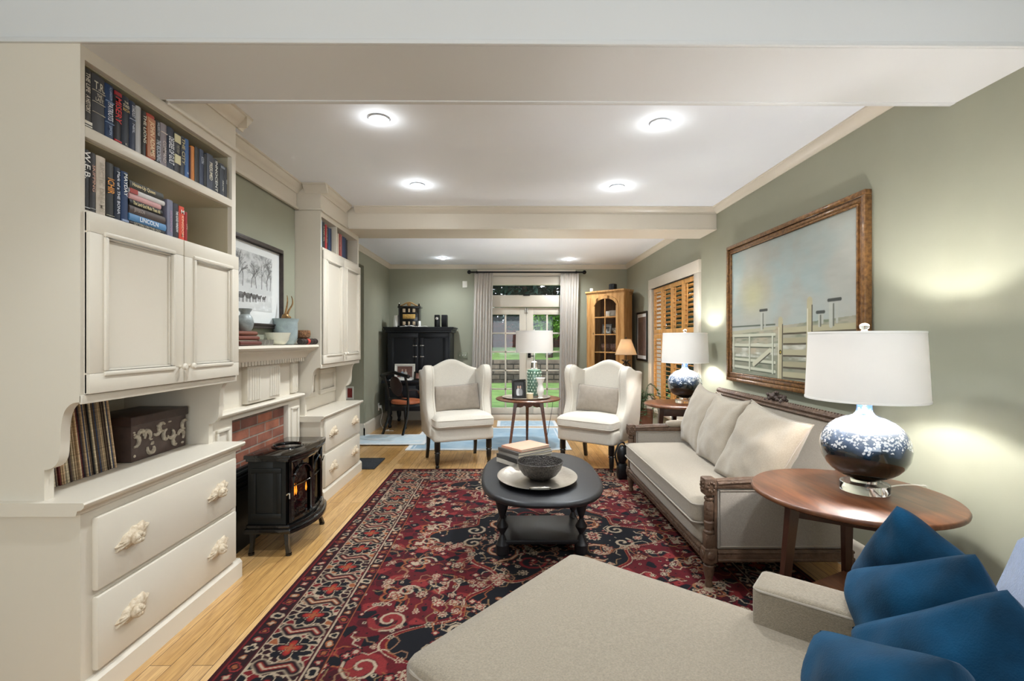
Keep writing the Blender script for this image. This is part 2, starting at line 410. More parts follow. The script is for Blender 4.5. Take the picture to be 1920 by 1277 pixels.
# ceiling beams and crown mouldings
b = MB(); b.box(XL, 1.665, 2.30, XR, 2.045, CZ); b.box(XL, 1.650, 2.300, XR, 1.667, 2.318, .004); b.box(-1.45, 2.043, 2.296, XR, 2.072, 2.312, .004);
struct('trim_1', b, 'beamp')
CR = [(0, -.055), (.008, -.055), (.012, -.046), (.026, -.036), (.046, -.022), (.052, -.010), (.062, -.008), (.062, 0), (0, 0)]
b = MB(); b.box(-1.47, 4.41, 2.30, XR, 4.79, CZ)
b.prism([(4.41 - p[0], CZ + p[1]) for p in CR], -1.40, XR, 'x'); b.box(-1.47, 4.400, 2.300, XR, 4.412, 2.316, .003); b.box(-1.92, 4.789, 2.300, XR, 4.80, 2.316, .003)
struct('trim_2', b, 'cream')
b = MB(); b.prism([(XR - p[0], CZ + p[1]) for p in CR], 2.045, 4.41, 'y'); struct('trim_3', b, 'cream')
b = MB(); b.prism([(XR - p[0] * .7, CZ + p[1] * 1.2) for p in CR], 4.79, YB, 'y'); b.prism([(YB - p[0] * .7, CZ + p[1] * 1.2) for p in CR], -1.92, XR, 'x')
b.prism([(-1.92 + p[0] * .7, CZ + p[1] * 1.2) for p in CR], 4.80, YB, 'y'); struct('trim_4', b, 'cream')
# chimney frieze and crown
b = MB(); b.box(-1.668, 2.605, 2.31, -1.655, 3.765, CZ); b.prism([(-1.655 + p[0], CZ + p[1] * 1.3) for p in CR], 2.605, 3.77, 'y'); b.box(-1.66, 2.605, 2.30, -1.635, 3.765, 2.325, .004)
struct('trim_5', b, 'cream')
BP = [(0, 0), (.022, 0), (.022, .12), (.016, .14), (.018, .15), (.008, .17), (0, .175)]
b = MB(); b.prism([(YB - p[0], p[1]) for p in BP], -1.9, -.52, 'x'); b.prism([(YB - p[0], p[1]) for p in BP], 1.12, XR, 'x'); struct('baseboard_back', b, 'cream')
b = MB(); b.prism([(-1.92 + p[0], p[1]) for p in BP], 6.378, YB - .02, 'y'); b.prism([(6.4 - p[0], p[1]) for p in BP], -3.3, -1.90, 'x'); struct('baseboard_left', b, 'cream')
b = MB(); b.prism([(XR - p[0], p[1]) for p in BP], -2.6, YB, 'y'); struct('baseboard_right', b, 'cream')
struct('baseboard_hall', MB().prism([(-3.3 + p[0], p[1]) for p in BP], 4.8, 6.37, 'y'), 'cream')

# window with interior shutters (right wall)
wf = MB(); frame_rect(wf, 4.76, .38, 6.48, 2.09, XR - .028, XR + .01, .13, 'x', .004)
wf.box(XR, 4.89, .50, XR + .11, 4.905, 1.96); wf.box(XR, 6.335, .50, XR + .11, 6.35, 1.96); wf.box(XR - .05, 4.74, .36, XR, 6.50, .40, .006)
win = struct('window_1', wf, 'cream')
gl = struct('window_pane', MB().box(XR + .105, 4.9, .5, XR + .110, 6.34, 1.96), 'glass', win)
pw = (6.34 - 4.90) / 4
for k in range(4):
    for (z0, z1) in ((.505, 1.36), (1.365, 1.955)):
        y0 = 4.90 + k * pw + .003; y1 = y0 + pw - .006; s = MB()
        frame_rect(s, y0, z0, y1, z1, XR + .004, XR + .030, .055, 'x', .003)
        nl = int((z1 - z0 - .12) / .052)
        for i in range(nl):
            zc = z0 + .06 + (i + .5) * (z1 - z0 - .12) / nl
            s.box(XR - .010, y0 + .05, zc - .003, XR + .042, y1 - .05, zc + .003, .002, Matrix.Translation((XR + .016, 0, zc)) @ Matrix.Rotation(math.radians(18), 4, 'Y') @ Matrix.Translation((-XR - .016, 0, -zc)))
        sh = struct('shutter_panel', s, 'shutter', win)
        r = MB(); yc = (y0 + y1) / 2; r.box(XR - .022, yc - .006, z0 + .07, XR - .012, yc + .006, z1 - .07, .002)
        struct('tilt_rod', r, 'shutter', sh)

# garden door with transom
d = MB(); D0, D1, DM = -0.40, 0.985, 0.293
frame_rect(d, D0 - .10, -.01, D1 + .10, 2.42, YB - .03, YB + .02, .10, 'y', .004)
d.box(D0, YB - .02, 1.82, D1, YB + .10, 2.01, .004); d.box(D0, YB, 2.18, D1, YB + .10, 2.34); d.box(D0, YB - .02, 0, D1, YB + .16, .03, .004)
d.box(D0 - .02, YB, 0, D0 + .02, YB + .12, 2.34); d.box(D1 - .02, YB, 0, D1 + .02, YB + .12, 2.34)
door = struct('door_1', d, 'cream')
struct('transom_pane', MB().box(D0, YB + .05, 2.01, D1, YB + .055, 2.18), 'glass', door)
struct('transom_latch', MB().box(.24, YB - .03, 2.0, .35, YB - .005, 2.025, .003), 'iron', door)
for (a, bb) in ((D0 + .02, DM - .002), (DM + .002, D1 - .02)):
    l_ = MB(); gx0 = a + .11; gx1 = bb - .11; gz0, gz1 = .19, 1.70
    l_.box(a, YB + .02, .03, gx0, YB + .065, 1.81, .003); l_.box(gx1, YB + .02, .03, bb, YB + .065, 1.81, .003)
    l_.box(gx0, YB + .02, .03, gx1, YB + .065, gz0, .003); l_.box(gx0, YB + .02, gz1, gx1, YB + .065, 1.81, .003)
    xm = (gx0 + gx1) / 2; l_.box(xm - .013, YB + .03, gz0, xm + .013, YB + .06, gz1, .002)
    for i in range(1, 5):
        z = gz0 + i * (gz1 - gz0) / 5; l_.box(gx0, YB + .03, z - .012, gx1, YB + .06, z + .012, .002)
    lf = struct('door_leaf', l_, 'cream', door)
    struct('door_pane', MB().box(gx0 - .003, YB + .043, gz0 - .003, gx1 + .003, YB + .047, gz1 + .003), 'glass', lf)
struct('door_bolt', MB().box(.272, YB + .005, 1.72, .285, YB + .02, 1.80, .002).box(.300, YB + .005, 1.72, .313, YB + .02, 1.80, .002), 'chrome', door)
struct('door_handle', MB().box(.315, YB - .0, 1.0, .365, YB + .02, 1.12, .004).cyl((.34, YB - .04, 1.03), (.34, YB + .01, 1.03), .008).cyl((.34, YB - .04, 1.03), (.42, YB - .04, 1.03), .008), 'iron', door)

# ------------------------------------------------------------------ built-in cabinets
F = -1.47
MT['back_shaded'] = mat('shelf_back_darkened_as_shade', '54473a', .6)  # shade at the back of the top shelves, put into the colour
def side_poly(zc, top):
    S = [(-1.593, zc), (-1.593, .835)]
    S += [(p.x, p.y) for p in bez([(-1.585, .835, 0), (-1.560, .846, 0), (-1.543, .872, 0), (-1.538, .92, 0), (-1.535, .985, 0), (-1.524, 1.035, 0), (-1.500, 1.062, 0), (F, 1.068, 0)], 5)]
    return S + [(F, top)]

def leaf_handle(x, y, z, tilt=0.25):
    mb = MB(); n = 36
    T = Matrix.Translation((x, y, z)) @ Matrix.Rotation(tilt, 4, 'X')
    def outline(sc, xx):
        pts = []
        for k in range(n):
            a = 2 * PI * k / n; rr = 1 + .10 * math.cos(a * 9)
            pts.append((xx, .080 * sc * rr * math.copysign(abs(math.cos(a)) ** 1.25, math.cos(a)), .034 * sc * rr * math.sin(a) * (1 + .25 * math.cos(a))))
        return pts
    mb.loft([outline(1, 0), outline(1.0, .006), outline(.8, .014), outline(.45, .020)], T)
    mb.ball((.026, -.004, 0), (.018, .027, .024), 14, T)
    for k in range(5):
        a = k * 1.256; mb.ball((.036, -.004 + .013 * math.cos(a), .012 * math.sin(a)), (.010, .012, .011), 8, T)
    for s in (-1, 1):
        for k in range(3): mb.tube([T @ Vector((.016, s * .022, 0)), T @ Vector((.010, s * (.045 + .01 * k), (k - 1) * .018))], [.004, .002], 6)
    return mb

def panel_door(par, y0, y1, z0, z1, mw, knob):
    m_ = MB(); m_.box(F + .001, y0, z0, F + .010, y1, z1)
    fw = mw
    frame_rect(m_, y0, z0, y1, z1, F + .002, F + .022, fw, 'x', .003)
    dr = obj('door', m_, 'cream', par, w=True)
    q = MB(); frame_rect(q, y0 + fw - .012, z0 + fw - .012, y1 - fw + .012, z1 - fw + .012, F + .010, F + .030, .018, 'x', .006)
    frame_rect(q, y0 + fw + .004, z0 + fw + .004, y1 - fw - .004, z1 - fw - .004, F + .008, F + .018, .010, 'x', .003)
    obj('door_moulding', q, 'cream', dr, w=True)
    kb = MB().lathe([(0.006, 0), (.006, .012), (.013, .018), (.015, .026), (.010, .033), (0, .034)], n=16, M=Matrix.Translation((F + .020, knob[0], knob[1])) @ Matrix.Rotation(PI / 2, 4, 'Y'))
    obj('door_knob', kb, 'cream', dr, w=True)

def built_in(label, y0, y1, zc, back, ymid, niche_panel):
    t = thing('built_in_cabinet', label, 'cabinet', (-1.75, (y0 + y1) / 2, 0))
    B = XL + .002; c = MB(); th = .036
    c.box(B, y0, 0, F, y1, zc - .045)
    c.prism([(B, zc - .002)] + side_poly(zc - .002, 2.30) + [(B, 2.30)], y0, y0 + .018, 'y'); c.prism([(B, zc - .002)] + side_poly(zc - .002, 1.10)[:-1] + [(F - .0005, 1.0685), (B, 1.0685)], y0 + .0175, y0 + th, 'y')
    c.prism([(B, zc - .002)] + side_poly(zc - .002, 2.30) + [(B, 2.30)], y1 - th, y1, 'y')
    c.box(B, y0 + th, zc, B + .02, y1 - th, 2.30)
    c.box(B + .02, y0 + .018, 1.068, F, y1 - th, 1.092); c.box(B + .02, y0 + .018, 1.71, F, y1 - th, 1.735)
    c.box(B + .02, y0 + .018, 2.255, F, y1 - th, 2.30); c.box(B + .02, y0 + .018, 1.092, F - .003, y1 - th, 1.71)
    c.box(F - .005, y0, 1.060, F + .006, y1, 1.092, .003)
    if not niche_panel: obj('shelf_back', MB().box(-1.76, y0 + .018, 1.991, -1.74, y1 - th, 2.254), MT['back_shaded'], t, w=True)
    if not niche_panel: obj('shelf_shade_lining', MB().box(-1.76, y0 + .018, 1.736, -1.74, y1 - th, 1.99).box(-1.74, y1 - th - .004, 1.736, F - .022, y1 - th - .0005, 1.988).box(-1.74, y1 - th - .004, 2.028, F - .022, y1 - th - .0005, 2.254).box(-1.74, y0 + .0185, 2.250, F - .022, y1 - th - .004, 2.2545).box(-1.74, y0 + .0185, 1.984, F - .022, y1 - th - .004, 1.9885), 'cream_shaded', t, w=True)  # thin panels added to carry the painted shelf shade
    obj('case', c, 'cream', t, w=True)
    ct = MB(); P = [(B, zc - .045), (F + .008, zc - .045), (F + .014, zc - .028), (F + .028, zc - .024), (F + .036, zc - .016), (F + .038, zc - .006), (F + .034, zc), (B, zc)]
    ct.prism(P, y0 - (.028 if not niche_panel or True else 0), y1 + .028, 'y'); obj('countertop', ct, 'cream', t, w=True)
    pl = MB(); pl.prism([(F - .01, 0), (F + .024, 0), (F + .024, .082), (F + .010, .098), (F - .01, .098)], y0, y1 + .02, 'y'); obj('plinth', pl, 'cream', t, w=True)
    fz = MB(); fz.box(B, max(y0, 2.05) + .028 if y0 < 2 else y0, 2.302, F, y1 if y1 < 4.4 or True else y1, CZ - .001)
    obj('frieze', fz, 'cream', t, w=True)
    cr = MB(); ya = 2.077 if y0 < 2 else y0; yb = min(y1, 4.345 if y0 > 3 else y1)
    cr.prism([(F + p[0], CZ - .001 + p[1] * 1.25) for p in CR], ya, yb + (.06 if y0 < 2 else 0), 'y')
    if y0 > 3: cr.prism([(y0 - p[0], CZ - .001 + p[1] * 1.25) for p in CR], -1.59, F + .06, 'x')
    else: cr.prism([(y1 + p[0], CZ - .001 + p[1] * 1.25) for p in CR], -1.59, F + .06, 'x')
    cr.box(F, ya, 2.295, F + .014, (y1 + .014) if y0 < 2 else 4.395, 2.315, .004)
    if y0 > 3: cr.box(-1.63, y0 - .012, 2.300, F + .014, y0, 2.315, .004)
    obj('crown_moulding', cr, 'cream', t, w=True)
    for (z0, z1) in ((.394, .655), (.112, .373)):
        dw = obj('drawer', MB().box(F - .002, y0 + .045, z0, F + .022, y1 - .030, z1, .007), 'cream', t, w=True)
        for f in (.21, .79): obj('drawer_handle', leaf_handle(F + .021, y0 + (y1 - y0) * f, (z0 + z1) / 2 + .002), MT['leaf'], dw, w=True)
    return t

MT['leaf'] = mat('whitewashed_carving', 'd8c9b1', 0.6, var=(60, 0.35), bump=(120, 0.4), col2='b9a488')
c1 = built_in('large cream built-in cabinet with two bookshelves, nearest the camera on the left', 1.66, 2.60, .73, XL, 2.16, False)
obj('shelf', MB().box(-1.74, 1.6785, 1.989, F + .001, 2.564, 2.027, .002), 'cream', c1, w=True)
panel_door(c1, 1.672, 2.155, 1.094, 1.728, .070, (2.128, 1.165)); panel_door(c1, 2.160, 2.592, 1.094, 1.728, .070, (2.187, 1.165))
c2 = built_in('cream built-in cabinet with one row of books, beyond the fireplace', 3.772, 4.73, .69, -1.68, 4.13, True)
panel_door(c2, 3.785, 4.25, 1.094, 1.995, .070, (4.222, 1.165)); panel_door(c2, 4.254, 4.722, 1.094, 1.995, .070, (4.282, 1.165))
q = MB(); q.box(-2.0, 3.81, 1.735, F - .004, 4.69, 2.018); q.box(F - .02, 3.808, 1.99, F, 4.694, 2.02)
obj('shelf', q, 'cream', c2, w=True)
obj('shelf_divider', MB().box(-1.75, 4.115, 2.02, F, 4.137, 2.254), 'cream', c2, w=True)
obj('shelf_back', MB().box(-1.77, 3.81, 2.019, -1.755, 4.69, 2.254), 'back_shaded', c2, w=True)
q = MB(); q.box(-1.70, 3.81, .692, -1.685, 4.69, 1.066)
for (a, e) in ((3.84, 4.20), (4.28, 4.66)): frame_rect(q, a, .80, e, 1.02, -1.686, -1.668, .04, 'x', .004)
obj('niche_panel', q, 'cream', c2, w=True)

# ------------------------------------------------------------------ fireplace surround
fp = thing('fireplace_mantel', 'cream carved fireplace mantel with fluted panel between the two built-in cabinets', 'mantel', (-1.62, 3.18, 0))
s = MB()
for (a, e) in ((2.632, 2.83), (3.55, 3.742)):
    s.box(-1.668, a, 0, -1.62, e, .86, .003); frame_rect(s, a + .035, .12, e - .035, .78, -1.622, -1.606, .018, 'x', .005)
s.box(-1.668, 2.83, .81, -1.62, 3.55, .86); s.box(-1.668, 2.632, .86, -1.645, 3.742, 1.13)
obj('surround', s, 'cream', fp, w=True)
s = MB(); s.prism([(-1.668, .835), (-1.615, .835), (-1.60, .846), (-1.582, .852), (-1.578, .862), (-1.586, .872), (-1.668, .876)], 2.632, 3.742, 'y'); obj('lower_ledge', s, 'cream', fp, w=True)
s = MB(); s.box(-1.646, 2.975, .885, -1.608, 3.39, 1.118, .003)
for g0 in (2.985, 3.245):
    for k in range(5):
        yy = g0 + .012 + k * .028; s.tube([(-1.607, yy, .905), (-1.607, yy, 1.10)], .0115, 8)
obj('fluted_panel', s, 'cream', fp, w=True)
for a in (2.66, 3.625):
    s = MB(); s.box(-1.646, a, .885, -1.622, a + .095, 1.118, .003)
    for k in range(3): s.tube([(-1.622, a + .022 + k * .026, .905), (-1.622, a + .022 + k * .026, 1.10)], .007, 8)
    obj('pilaster', s, 'cream', fp, w=True)
s = MB(); s.box(-1.646, 2.632, 1.12, -1.600, 3.742, 1.148, .002)
for k in range(30):
    y = 2.640 + k * .0366; s.box(-1.602, y, 1.122, -1.578, y + .021, 1.1485)
obj('dentil_band', s, 'cream', fp, w=True)
s = MB(); s.prism([(-1.667, 1.148), (-1.580, 1.148), (-1.572, 1.160), (-1.560, 1.178), (-1.530, 1.196), (-1.510, 1.205), (-1.505, 1.216), (-1.488, 1.220), (-1.480, 1.232), (-1.484, 1.248), (-1.667, 1.25)], 2.604, 3.766, 'y')
obj('mantel_shelf', s, 'cream', fp, w=True)
obj('brick_facing', MB().box(-1.669, 2.832, .50, -1.655, 3.548, .808), 'brick', fp, w=True)
s = MB(); s.box(-1.669, 2.832, .001, -1.63, 3.548, .50)
for k in range(4): s.box(-1.632, 2.84, .36 + k * .035, -1.622, 3.54, .378 + k * .035, .002)
obj('firebox_panel', s, 'dark_metal', fp, w=True)

# ------------------------------------------------------------------ recessed ceiling lights
def downlight(x, y, lab, e=27):
    t = thing('recessed_light', lab, 'ceiling light', (x, y, CZ - .001), group='recessed ceiling lights')
    obj('trim_ring', MB().lathe([(.038, 0), (.052, 0), (.058, -.004), (.055, -.008), (.040, -.006), (.036, -.001)], n=28), 'ceil', t)
    obj('lens', MB().lathe([(.037, -.002), (.034, -.012), (.022, -.019), (0, -.021)], n=24), MT['bulb'], t)
    light('downlight_beam', 'SPOT', (0, 0, -.03), e * .74, (.87, .945, 1), t, spot_size=math.radians(155), spot_blend=.9, shadow_soft_size=.05)
    light('downlight_glow', 'POINT', (0, 0, -.050), e * .009, (.92, .97, 1), t, shadow_soft_size=.03)
MT['bulb'] = mat('lit_bulb', 'ffffff', .5, emit=('fff4e4', 14))
downlight(-.71, 2.64, 'recessed ceiling light nearest the camera on the left, before the second beam', 24)
downlight(.85, 2.68, 'recessed ceiling light nearest the camera on the right, before the second beam', 24)
downlight(-.71, 3.76, 'left recessed ceiling light just in front of the second beam', 36)
downlight(.86, 3.79, 'right recessed ceiling light just in front of the second beam', 36)
downlight(.72, 5.28, 'recessed ceiling light half hidden behind the second beam', 32)
downlight(-.965, 7.10, 'recessed ceiling light above the dark secretary desk in the far bay', 25)
downlight(.913, 7.20, 'recessed ceiling light above the pine corner cupboard end of the far bay', 25)
for (x, y) in ((-.7, .4), (.85, .4)):
    light('near_bay_fill_spot', 'SPOT', (x, y + .75, CZ - .02), 13, (.88, .95, 1), None, spot_size=math.radians(112), spot_blend=.5, shadow_soft_size=.05)  # added spots without fixtures, for bounce onto the near beam's underside
# ------------------------------------------------------------------ books
BOOKM = {}
def bmat(c, rough=.5):
    if c not in BOOKM: BOOKM[c] = mat('book_cloth_' + c, c, rough, var=(25, .06))
    return BOOKM[c]
def ink(c):
    k = 'ink' + c
    if k not in BOOKM: BOOKM[k] = mat('spine_lettering_' + c, c, .5)
    return BOOKM[k]

def book(label, y, t, h, x, z, col, texts=(), depth=.15, group=None, flat=False, patches=(), lean=0):
    """a book whose spine faces +X. texts: (string, v0, v1, width share, colour[, 'h']) with v along the spine 0=bottom 1=top"""
    th = thing('book', label, 'book', (x - depth / 2, y + t / 2, z), group=group)
    T = Matrix.Translation((x, y + t / 2, z)) @ Matrix.Rotation(lean, 4, 'X')
    cv = MB(); c = .003
    # rounded spine plus two boards
    sp = [(-.010, -t / 2), (-.003, -t / 2 + .0005), (0, -t / 4), (.001, 0), (0, t / 4), (-.003, t / 2 - .0005), (-.010, t / 2)]
    sp2 = sp + [(p[0] - .003, p[1] * (1 - 2 * c / t if t > .01 else .6)) for p in sp[::-1]]
    cv.prism(sp2, 0, h, 'z', T)
    for s in (-1, 1): cv.box(-depth, s * (t / 2) - (c if s > 0 else 0), 0, -.006, s * (t / 2) + (0 if s > 0 else c), h, 0, T)
    if flat:
        R = Matrix.Translation((x, y, z)) @ Matrix.Rotation(0, 4, 'X')
    o = obj('cover', cv, bmat(col), th, w=True)
    pg = MB().box(-depth + .005, -t / 2 + c, .004, -.012, t / 2 - c, h - .004, 0, T); obj('pages', pg, 'paper', th, w=True)
    for (v0, v1, c_) in patches:
        obj('spine_band', MB().box(-.002, -t / 2 + .001, v0 * h, .0022, t / 2 - .001, v1 * h, 0, T), ink(c_), th, w=True)
    for tx in texts:
        s, v0, v1, wsh, c_ = tx[:5]; m_ = MB(); vc = (v0 + v1) / 2 * h; L = (v1 - v0) * h
        if len(tx) > 5: put_text(m_, s, T @ basis((.0028, 0, vc), (0, 1, 0), (0, 0, 1), (1, 0, 0)), t * wsh, L)
        else: put_text(m_, s, T @ basis((.0028, (tx[6] if len(tx) > 6 else 0), vc), (0, 0, -1), (0, 1, 0), (1, 0, 0)), L, t * wsh)
        obj('spine_lettering', m_, ink(c_), th, w=True, fix=False)
    return th

SX = -1.480
top = [ # thickness, height, colour, texts, patches, label
 (.037, .205, '37332f', [('THE LIFE', .60, .93, .45, 'd8d0c0'), ('A HISTORY', .26, .55, .5, 'd8d0c0')], [(.03, .05, 'e8e2d4'), (.07, .12, 'e8e2d4')], 'charcoal book with a small white triangle at the foot, far left of the top shelf'),
 (.054, .204, '3d3d41', [('T.R.', .74, .88, .8, 'c9c2b0', 'h'), ('THE', .62, .68, .4, 'c9c2b0', 'h'), ('LAST', .55, .61, .6, 'c9c2b0', 'h')], [(.715, .722, 'c9c2b0'), (.52, .527, 'c9c2b0'), (.34, .346, 'c9c2b0')], 'thick charcoal hardback lettered T.R. near the left of the top shelf'),
 (.038, .198, '22395c', [('PATRIOTS', .34, .66, .62, 'e2e6ee'), ('A. J. LANGGUTH', .72, .95, .35, '9fb4d4'), ('SIMON', .08, .25, .3, '9fb4d4')], [(.68, .69, '8fa8cc'), (.29, .30, '8fa8cc')], 'dark blue book with PATRIOTS down its spine on the top shelf'),
 (.033, .196, '211d22', [('MISERY', .38, .86, .85, 'd3262a')], [(.90, .97, '9a1c22'), (.03, .06, 'c22228')], 'black book with MISERY in red capitals on the top shelf'),
 (.038, .192, '1a2230', [('THE', .86, .90, .5, 'e6dcc0', 'h'), ('STAND', .78, .84, .8, 'e6dcc0', 'h'), ('RICH', .70, .76, .8, 'd8b66a', 'h'), ('K', .04, .08, .5, 'd8d0c0', 'h')], [], 'dark navy book titled in white and gold near its top, right of the red-lettered one'),
 (.031, .190, '27324a', [('STARDUST', .68, .92, .5, 'dfe4ee'), ('NEIL', .36, .55, .35, 'c4cbdc')], [(.63, .64, 'b9c4da')], 'slim slate blue book standing left of the pale grey one'),
 (.028, .186, 'b4b3b4', [], [], 'plain pale grey book on the top shelf'),
 (.027, .180, '2a2826', [('THE LIONS', .30, .92, .6, 'ddd6c2')], [], 'dark book with cream capitals, left of the orange red one'),
 (.044, .184, 'b1402c', [('JOHN ADAMS', .10, .85, .7, 'f0d8b0')], [(.05, .92, 'b87a56')], 'orange red hardback with a tan panel on the top shelf'),
 (.031, .178, '1b1b1f', [('THE RECKONING', .05, .55, .75, 'cfd6e2'), ('HALBERSTAM', .65, .95, .45, 'b9bdc6')], [], 'black book with white capitals between the orange red and mauve grey books'),
 (.038, .180, '8d8388', [('COMMAND', .10, .60, .5, 'd8ccc6')], [(.78, .80, 'd8ccc6')], 'mauve grey book on the top shelf'),
 (.043, .182, '222b3f', [('DEGREE OF GUILT', .14, .78, .75, 'eef0f4')], [], 'navy book with DEGREE OF GUILT down its spine'),
 (.038, .176, '26242a', [('THE FIRM', .50, .72, .5, '8f8a7c')], [(.24, .46, 'd9cfa6'), (.76, .96, 'd9cfa6')], 'black book with two pale cream blocks on its spine'),
 (.030, .176, '2b2e38', [('THE CITY', .30, .95, .7, 'cbbf96')], [], 'dark book with tan script, touching the bright blue one'),
 (.028, .176, '2b5a93', [('W', .10, .16, .4, 'dfe6f0', 'h')], [], 'bright blue book on the top shelf'),
 (.012, .150, '4a2320', [], [], 'thin dark maroon book beside the orange one'),
 (.026, .160, 'c97a2c', [], [], 'orange book on the top shelf'),
 (.034, .168, '12110f', [], [], 'black book just right of the orange one'),
 (.032, .170, '28344e', [('ICON', .62, .80, .6, 'c9ced8')], [], 'navy blue book with small white title between two black books'),
 (.022, .160, '100f0e', [], [], 'narrow black book left of the thick slate grey one'),
 (.050, .172, '454a56', [('PRESUMED', .28, .78, .5, 'e8e2cf')], [], 'thick slate grey book with white lettering near the right of the top shelf'),
 (.036, .166, '35373b', [('INNOCENT', .04, .94, .55, 'e6e4da')], [], 'grey black book with white capitals, right of the thick slate one'),
 (.018, .158, '0f0e10', [], [], 'slim plain black book near the right end of the top shelf'),
 (.036, .162, '3b3f47', [('ARCTIC', .15, .50, .35, 'd8d6cf')], [(.86, .93, '7f8690')], 'dark grey book with a lighter band near its top'),
 (.026, .156, '2a2a2e', [('ISLE', .25, .80, .3, 'c9c9c9')], [], 'last dark book at the right end of the top shelf'),
]
tot = sum(b[0] for b in top); sc_ = (2.545 - 1.681) / tot; y = 1.681
for (t_, h_, c_, tx, pt, lab) in top:
    tt = t_ * sc_; book(lab, y, tt - .0012, h_ + .004, SX, 2.0272, c_, tx, patches=pt, group='books on the top shelf'); y += tt
low = [
 (1.684, .026, .215, '1d1c1e', [('W.E.B.', .52, .98, .9, 'f0eeea')], [(.05, .06, 'd8d8d8')], 'black book with bold white capitals at the left end of the second shelf'),
 (1.711, .026, .213, '393739', [('SKIPPING', .30, .85, .5, 'c89a84')], [(.06, .07, 'b0aca6')], 'charcoal book with pinkish lettering left of the cream one'),
 (1.738, .040, .213, 'cfc2b2', [('ARCTIC DREAMS', .05, .90, .5, 'b7ab98')], [], 'cream book with faint lettering on the second shelf'),
 (1.780, .035, .204, '2c2b28', [('ICHIR', .44, .72, .85, 'e3962c')], [(.04, .05, 'b0a890')], 'black book with an orange title on the second shelf'),
 (1.817, .030, .200, '1d2638', [('Mark of a THE BONA', .12, .92, .45, 'dce0ea')], [], 'dark navy book left of the one lettered MAYDAY'),
 (1.849, .034, .196, '1f3a63', [('MAYDAY', .52, .96, .5, 'f2f2f0'), ], [(.02, .06, '8fa0c0')], 'blue book with MAYDAY in white down its spine'),
 (2.098, .036, .160, '7b7c90', [('SIDESHOW', .12, .72, .35, 'b58fa8')], [], 'blue grey upright book just right of the flat stack'),
 (2.136, .034, .155, '2c2b32', [('THE GOOD WINDOW', .18, .78, .45, 'eceaea')], [], 'dark upright book with white capitals left of the orange red one'),
 (2.172, .036, .152, 'd5492f', [('KINGDOM', .10, .72, .4, 'f3c9a8'), ('M', .78, .90, .6, 'f3e3d8', 'h')], [], 'bright orange red upright book on the second shelf'),
 (2.209, .020, .135, '9c2426', [('LIFE', .2, .8, .4, 'd8998c')], [], 'thin dark red book at the right end of the second shelf'),
]
for (y, t_, h_, c_, tx, pt, lab) in low:
    book(lab, y, t_, h_, SX, 1.7352, c_, tx, patches=pt, group='upright books on the second shelf')
# flat stack
z = 1.7354
flat = [
 (.016, .192, '2c2a28', ('LETTERS ON THE OLD', 'b9b09a', .1, .85), 'thin dark book at the very bottom of the flat stack'),
 (.029, .200, '5b8cb9', ('LINCOLN', 'f0f3f6', .25, .75), 'light blue book with LINCOLN on its spine, low in the flat stack'),
 (.031, .196, '50433f', ('JEFFERSON', 'a99a90', .10, .38), 'thick brown grey book lying above the light blue one'),
 (.024, .178, '1a1816', ('The Lord God Made Them All', 'e9d9a0', .08, .90), 'black book lettered The Lord God Made Them All in the flat stack'),
 (.022, .170, 'd3a09e', None, 'pink book lying in the flat stack'),
 (.020, .192, 'd6d2d0', None, 'white book with a red corner lying under the top book'),
 (.030, .184, '43423c', ('House-Up Queen', 'ecd9a2', .06, .72), 'dark olive book with cream lettering on top of the flat stack'),
]
for i, (t_, L, c_, tx, lab) in enumerate(flat):
    th = thing('book', lab, 'book', (SX - .07, 1.889 + L / 2, z), group='books lying flat on the second shelf')
    y0 = 1.888; sp = [(-.010, 0), (-.003, .0005), (0, t_ * .25), (.001, t_ * .5), (0, t_ * .75), (-.003, t_ - .0005), (-.010, t_), (-.013, t_ - .003), (-.013, .003)]
    cv = MB().prism([(SX + p[0], z + p[1]) for p in sp], y0, y0 + L, 'y'); cv.box(SX - .14, y0, z, SX - .008, y0 + L, z + .003); cv.box(SX - .14, y0, z + t_ - .003, SX - .008, y0 + L, z + t_ - .0005)
    obj('cover', cv, bmat(c_), th, w=True); obj('pages', MB().box(SX - .135, y0 + .004, z + .003, SX - .012, y0 + L - .004, z + t_ - .003), 'paper', th, w=True)
    if tx:
        m_ = MB(); put_text(m_, tx[0], basis((SX + .003, y0 + L * (tx[2] + tx[3]) / 2, z + t_ / 2), (0, 1, 0), (0, 0, 1), (1, 0, 0)), L * (tx[3] - tx[2]), t_ * .62)
        obj('spine_lettering', m_, ink(tx[1]), th, w=True, fix=False)
    if 'red corner' in lab: obj('spine_band', MB().box(SX - .002, y0 + .001, z + .001, SX + .0022, y0 + .04, z + t_ - .001), ink('a8392f'), th, w=True)
    z += t_ + .0004
